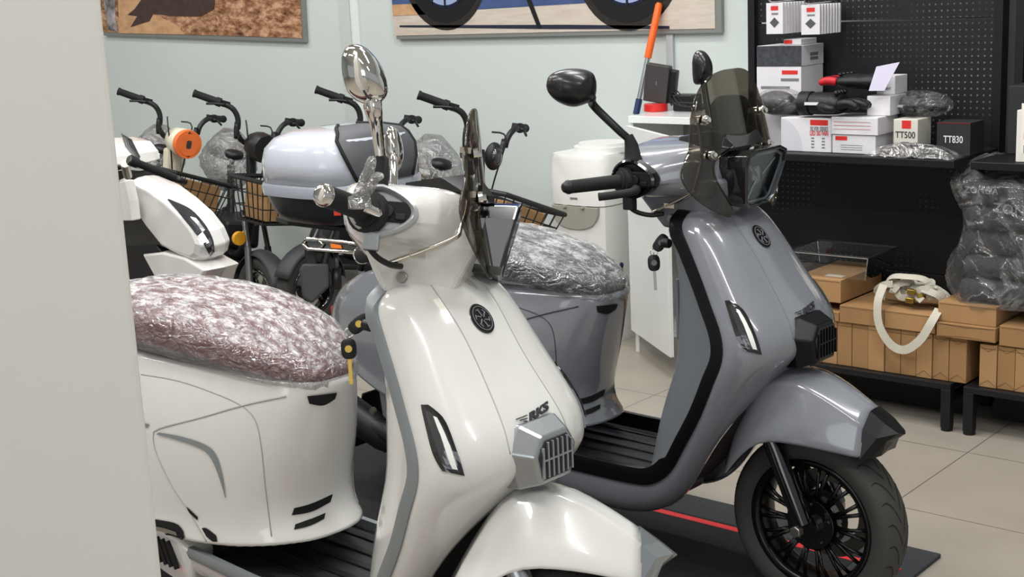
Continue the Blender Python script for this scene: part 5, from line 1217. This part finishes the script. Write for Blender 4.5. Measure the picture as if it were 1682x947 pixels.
# low silver lamp frame on the third bike
bpy.context.view_layer.update(); inv3 = eb3.matrix_world.inverted(); P3 = lambda px, py, d=5.9: inv3 @ atd(px, py, d)
lf = MB().tube([P3(*q) for q in ((497, 399), (504, 391), (560, 396), (588, 400), (600, 406), (592, 415), (545, 411), (505, 408), (497, 399))], .0075, 8).tube([P3(520, 392), P3(531, 401), P3(524, 409)], .0055, 6).tube([P3(600, 406), P3(625, 425), P3(650, 440)], .007, 8).obj('lamp_frame', 'chrome', eb3, smooth=True)
bxp = lambda q, d0, d1: MB().loft([[P3(x, y, d0) for x, y in q], [P3(x, y, d1) for x, y in q]])
bxp([(500, 394), (595, 404), (590, 414), (505, 408)], 5.93, 6.02).obj('lamp_body', 'gblack', lf, bevel=.004)
bxp([(542, 399), (560, 402), (562, 408), (544, 407)], 5.90, 5.93).obj('indicator_lamp', 'orange', lf, bevel=.002)
bxp([(491, 442), (498, 432), (540, 432), (541, 470), (512, 498), (497, 488)], 5.95, 6.15).obj('controller_box', 'darkgrey', eb3, bevel=.01)
bxp([(500, 408), (520, 408), (520, 434), (502, 434)], 5.97, 6.05).obj('cable_cluster', 'ebike_black', eb3, bevel=.004)
MB().tube([P3(552, 414, 6.0), P3(553, 442, 6.0)], .011, 10).obj('fork_tube', 'steel_grey', eb3, smooth=True)
MB().tube([P3(553, 440, 6.0), P3(552, 475, 6.0)], .020, 10).obj('fork_slider', 'ebike_black', eb3, smooth=True)
keyset((785, 283), (784, 290), (783, 300), (784, 322), Matrix.Translation(eb4.location), (.0, -.1, 1.0), 'small keys hanging on the handlebar of the electric bike right of the white scooter windscreen', s=1.15) if 1 else None

# ------------------------------------------------------------------ sporty white scooter at the left
SV = 2.84
def sp(px, py, v=SV): q = atv(px, py, v); return (q.x, q.z)
o0 = atv(300, 400, 3.0); ss = empty('sport_scooter', (o0.x, 3.0, 0), 0, label='white sharp-edged scooter with black legroom, half hidden behind the pillar', cat='scooter')
def sprism(name, px, m, v0, v1, par=ss, bevel=.006, **kw):
    return MB().prism([sp(*q) for q in px], lambda a, b, d: (a-o0.x, d-3.0, b), v0, v1).obj(name, m, par, bevel=bevel, **kw)
def sloft(name, px, m, secs, par=ss, bevel=.004, sub=0, ref=3.0):
    """side outline narrowed over several widths: secs = (v offset, shrink)"""
    P_ = [sp(*q, ref) for q in px]; cx_ = sum(p[0] for p in P_)/len(P_); cz_ = sum(p[1] for p in P_)/len(P_)
    return MB().loft([[Vector((cx_+(a-cx_)*k-o0.x, v_-3.0, cz_+(b-cz_)*k)) for a, b in P_] for v_, k in secs]).obj(name, m, par, bevel=bevel)
apx = [(213, 287), (222, 283), (240, 288), (270, 303), (300, 325), (330, 352), (350, 378), (360, 402), (356, 420), (346, 427), (322, 418), (292, 403), (262, 366), (245, 340), (228, 316)]
ap = sloft('front_apron', apx, 'white', [(2.925, .84), (2.935, .92), (2.965, .98), (3.0, 1.0), (3.035, .98), (3.065, .92), (3.075, .84)], bevel=.006)
bva = bvh(ap); Pa = Matrix.Translation((o0.x, 3.0, 0))
mb = MB(); strip(mb, bva, [(275, 328), (296, 352), (316, 376), (334, 400), (345, 420)], [(277, 327), (312, 343), (336, 368), (349, 392), (352, 412)], 16, 5, .003, False, Pa); lp = mb.objs('lamp_strip', 'darkglass', ap)
mb = MB(); strip(mb, bva, [(336, 402), (344, 418)], [(343, 390), (350, 404)], 8, 4, .006, False, Pa); mb.obj('lamp_chrome', 'chromed', lp[0])
sloft('legroom_panel', [(150, 283), (208, 283), (215, 288), (230, 318), (262, 368), (290, 404), (296, 412), (258, 404), (210, 402), (150, 402)], 'gblack', [(2.94, 1), (3.06, 1)], ref=2.94)
sloft('floor_tunnel', [(150, 400), (255, 402), (262, 410), (285, 460), (280, 520), (150, 520)], 'black', [(2.93, 1), (3.07, 1)], ref=2.93)
sloft('white_edge', [(190, 300), (205, 296), (213, 330), (217, 362), (196, 362)], 'white', [(2.86, 1), (2.90, 1)], ref=2.86)
sloft('front_fender', [(256, 409), (292, 405), (332, 415), (371, 437), (364, 452), (354, 470), (310, 468), (284, 460)], 'white', [(2.92, .86), (2.93, .92), (3.0, 1.0), (3.07, .92), (3.08, .86)], sub=0)
cxw, czw = sp(322, 520, 3.0)
wheel(ss, cxw-o0.x, .23, lambda p: p, 'gblack', Rt=.22, wt=.045, rr=.15, fancy=False, name='front')
MB().disc((cxw-o0.x, 0, .23), (0, 1, 0), .15, .04, 30).obj('wheel_disc', 'gblack', ss, bevel=.005)
MB().bx(-1.15, -.35, -.13, .13, .22, .34).obj('footboard', 'black', ss, bevel=.02)
MB().loft([ser(.3, .10, .30, 28, dx=-1.05), ser(.36, .16, .50, 28, dx=-1.05), ser(.38, .16, .68, 28, dx=-1.05), ser(.34, .13, .74, 28, dx=-1.05)]).obj('rear_body', 'white', ss, sub=1)
MB().loft([ser(.33, .12, .745, 28, dx=-1.03), ser(.35, .14, .78, 28, dx=-1.03), ser(.32, .12, .83, 28, dx=-1.03)]).obj('seat', 'dkseat', ss, sub=1)
wheel(ss, -1.28, .23, lambda p: p, 'gblack', Rt=.22, wt=.045, rr=.15, fancy=False, name='rear')
h0 = atv(213, 262, 2.70); h1 = atv(287, 292, 2.86); hv = lambda p: (p.x-o0.x, p.y-3.0, p.z)
g = MB().tube([hv(h0), hv(h0.lerp(h1, .16)), hv(h0.lerp(h1, .17)), hv(h1)], [.019, .019, .0135, .0145], 16).obj('handlebar_grip', 'rubber', ss, smooth=True, auto=40)
MB().disc(Vector(hv(h0)), h0-h1, .015, .012, 16).obj('bar_end', 'chrome', g, bevel=.002)
MB().tube([hv(h1), hv(h1.lerp(h0, -.25))], .012, 10).obj('handlebar', 'black', ss, smooth=True)
sloft('handlebar_cover', [(190, 225), (212, 232), (228, 252), (232, 268), (190, 280)], 'white', [(2.9, .8), (2.93, .92), (3.0, 1), (3.07, .92), (3.1, .8)])
sloft('visor', [(198, 218), (215, 228), (230, 258), (222, 262), (204, 240)], 'lens', [(2.88, 1), (2.884, 1)], ref=2.88)
MB().tube([hv(atv(205, 268, 2.8)), hv(atv(210, 288, 2.85))], .016, 10).obj('grip_clamp', 'brass', ss)
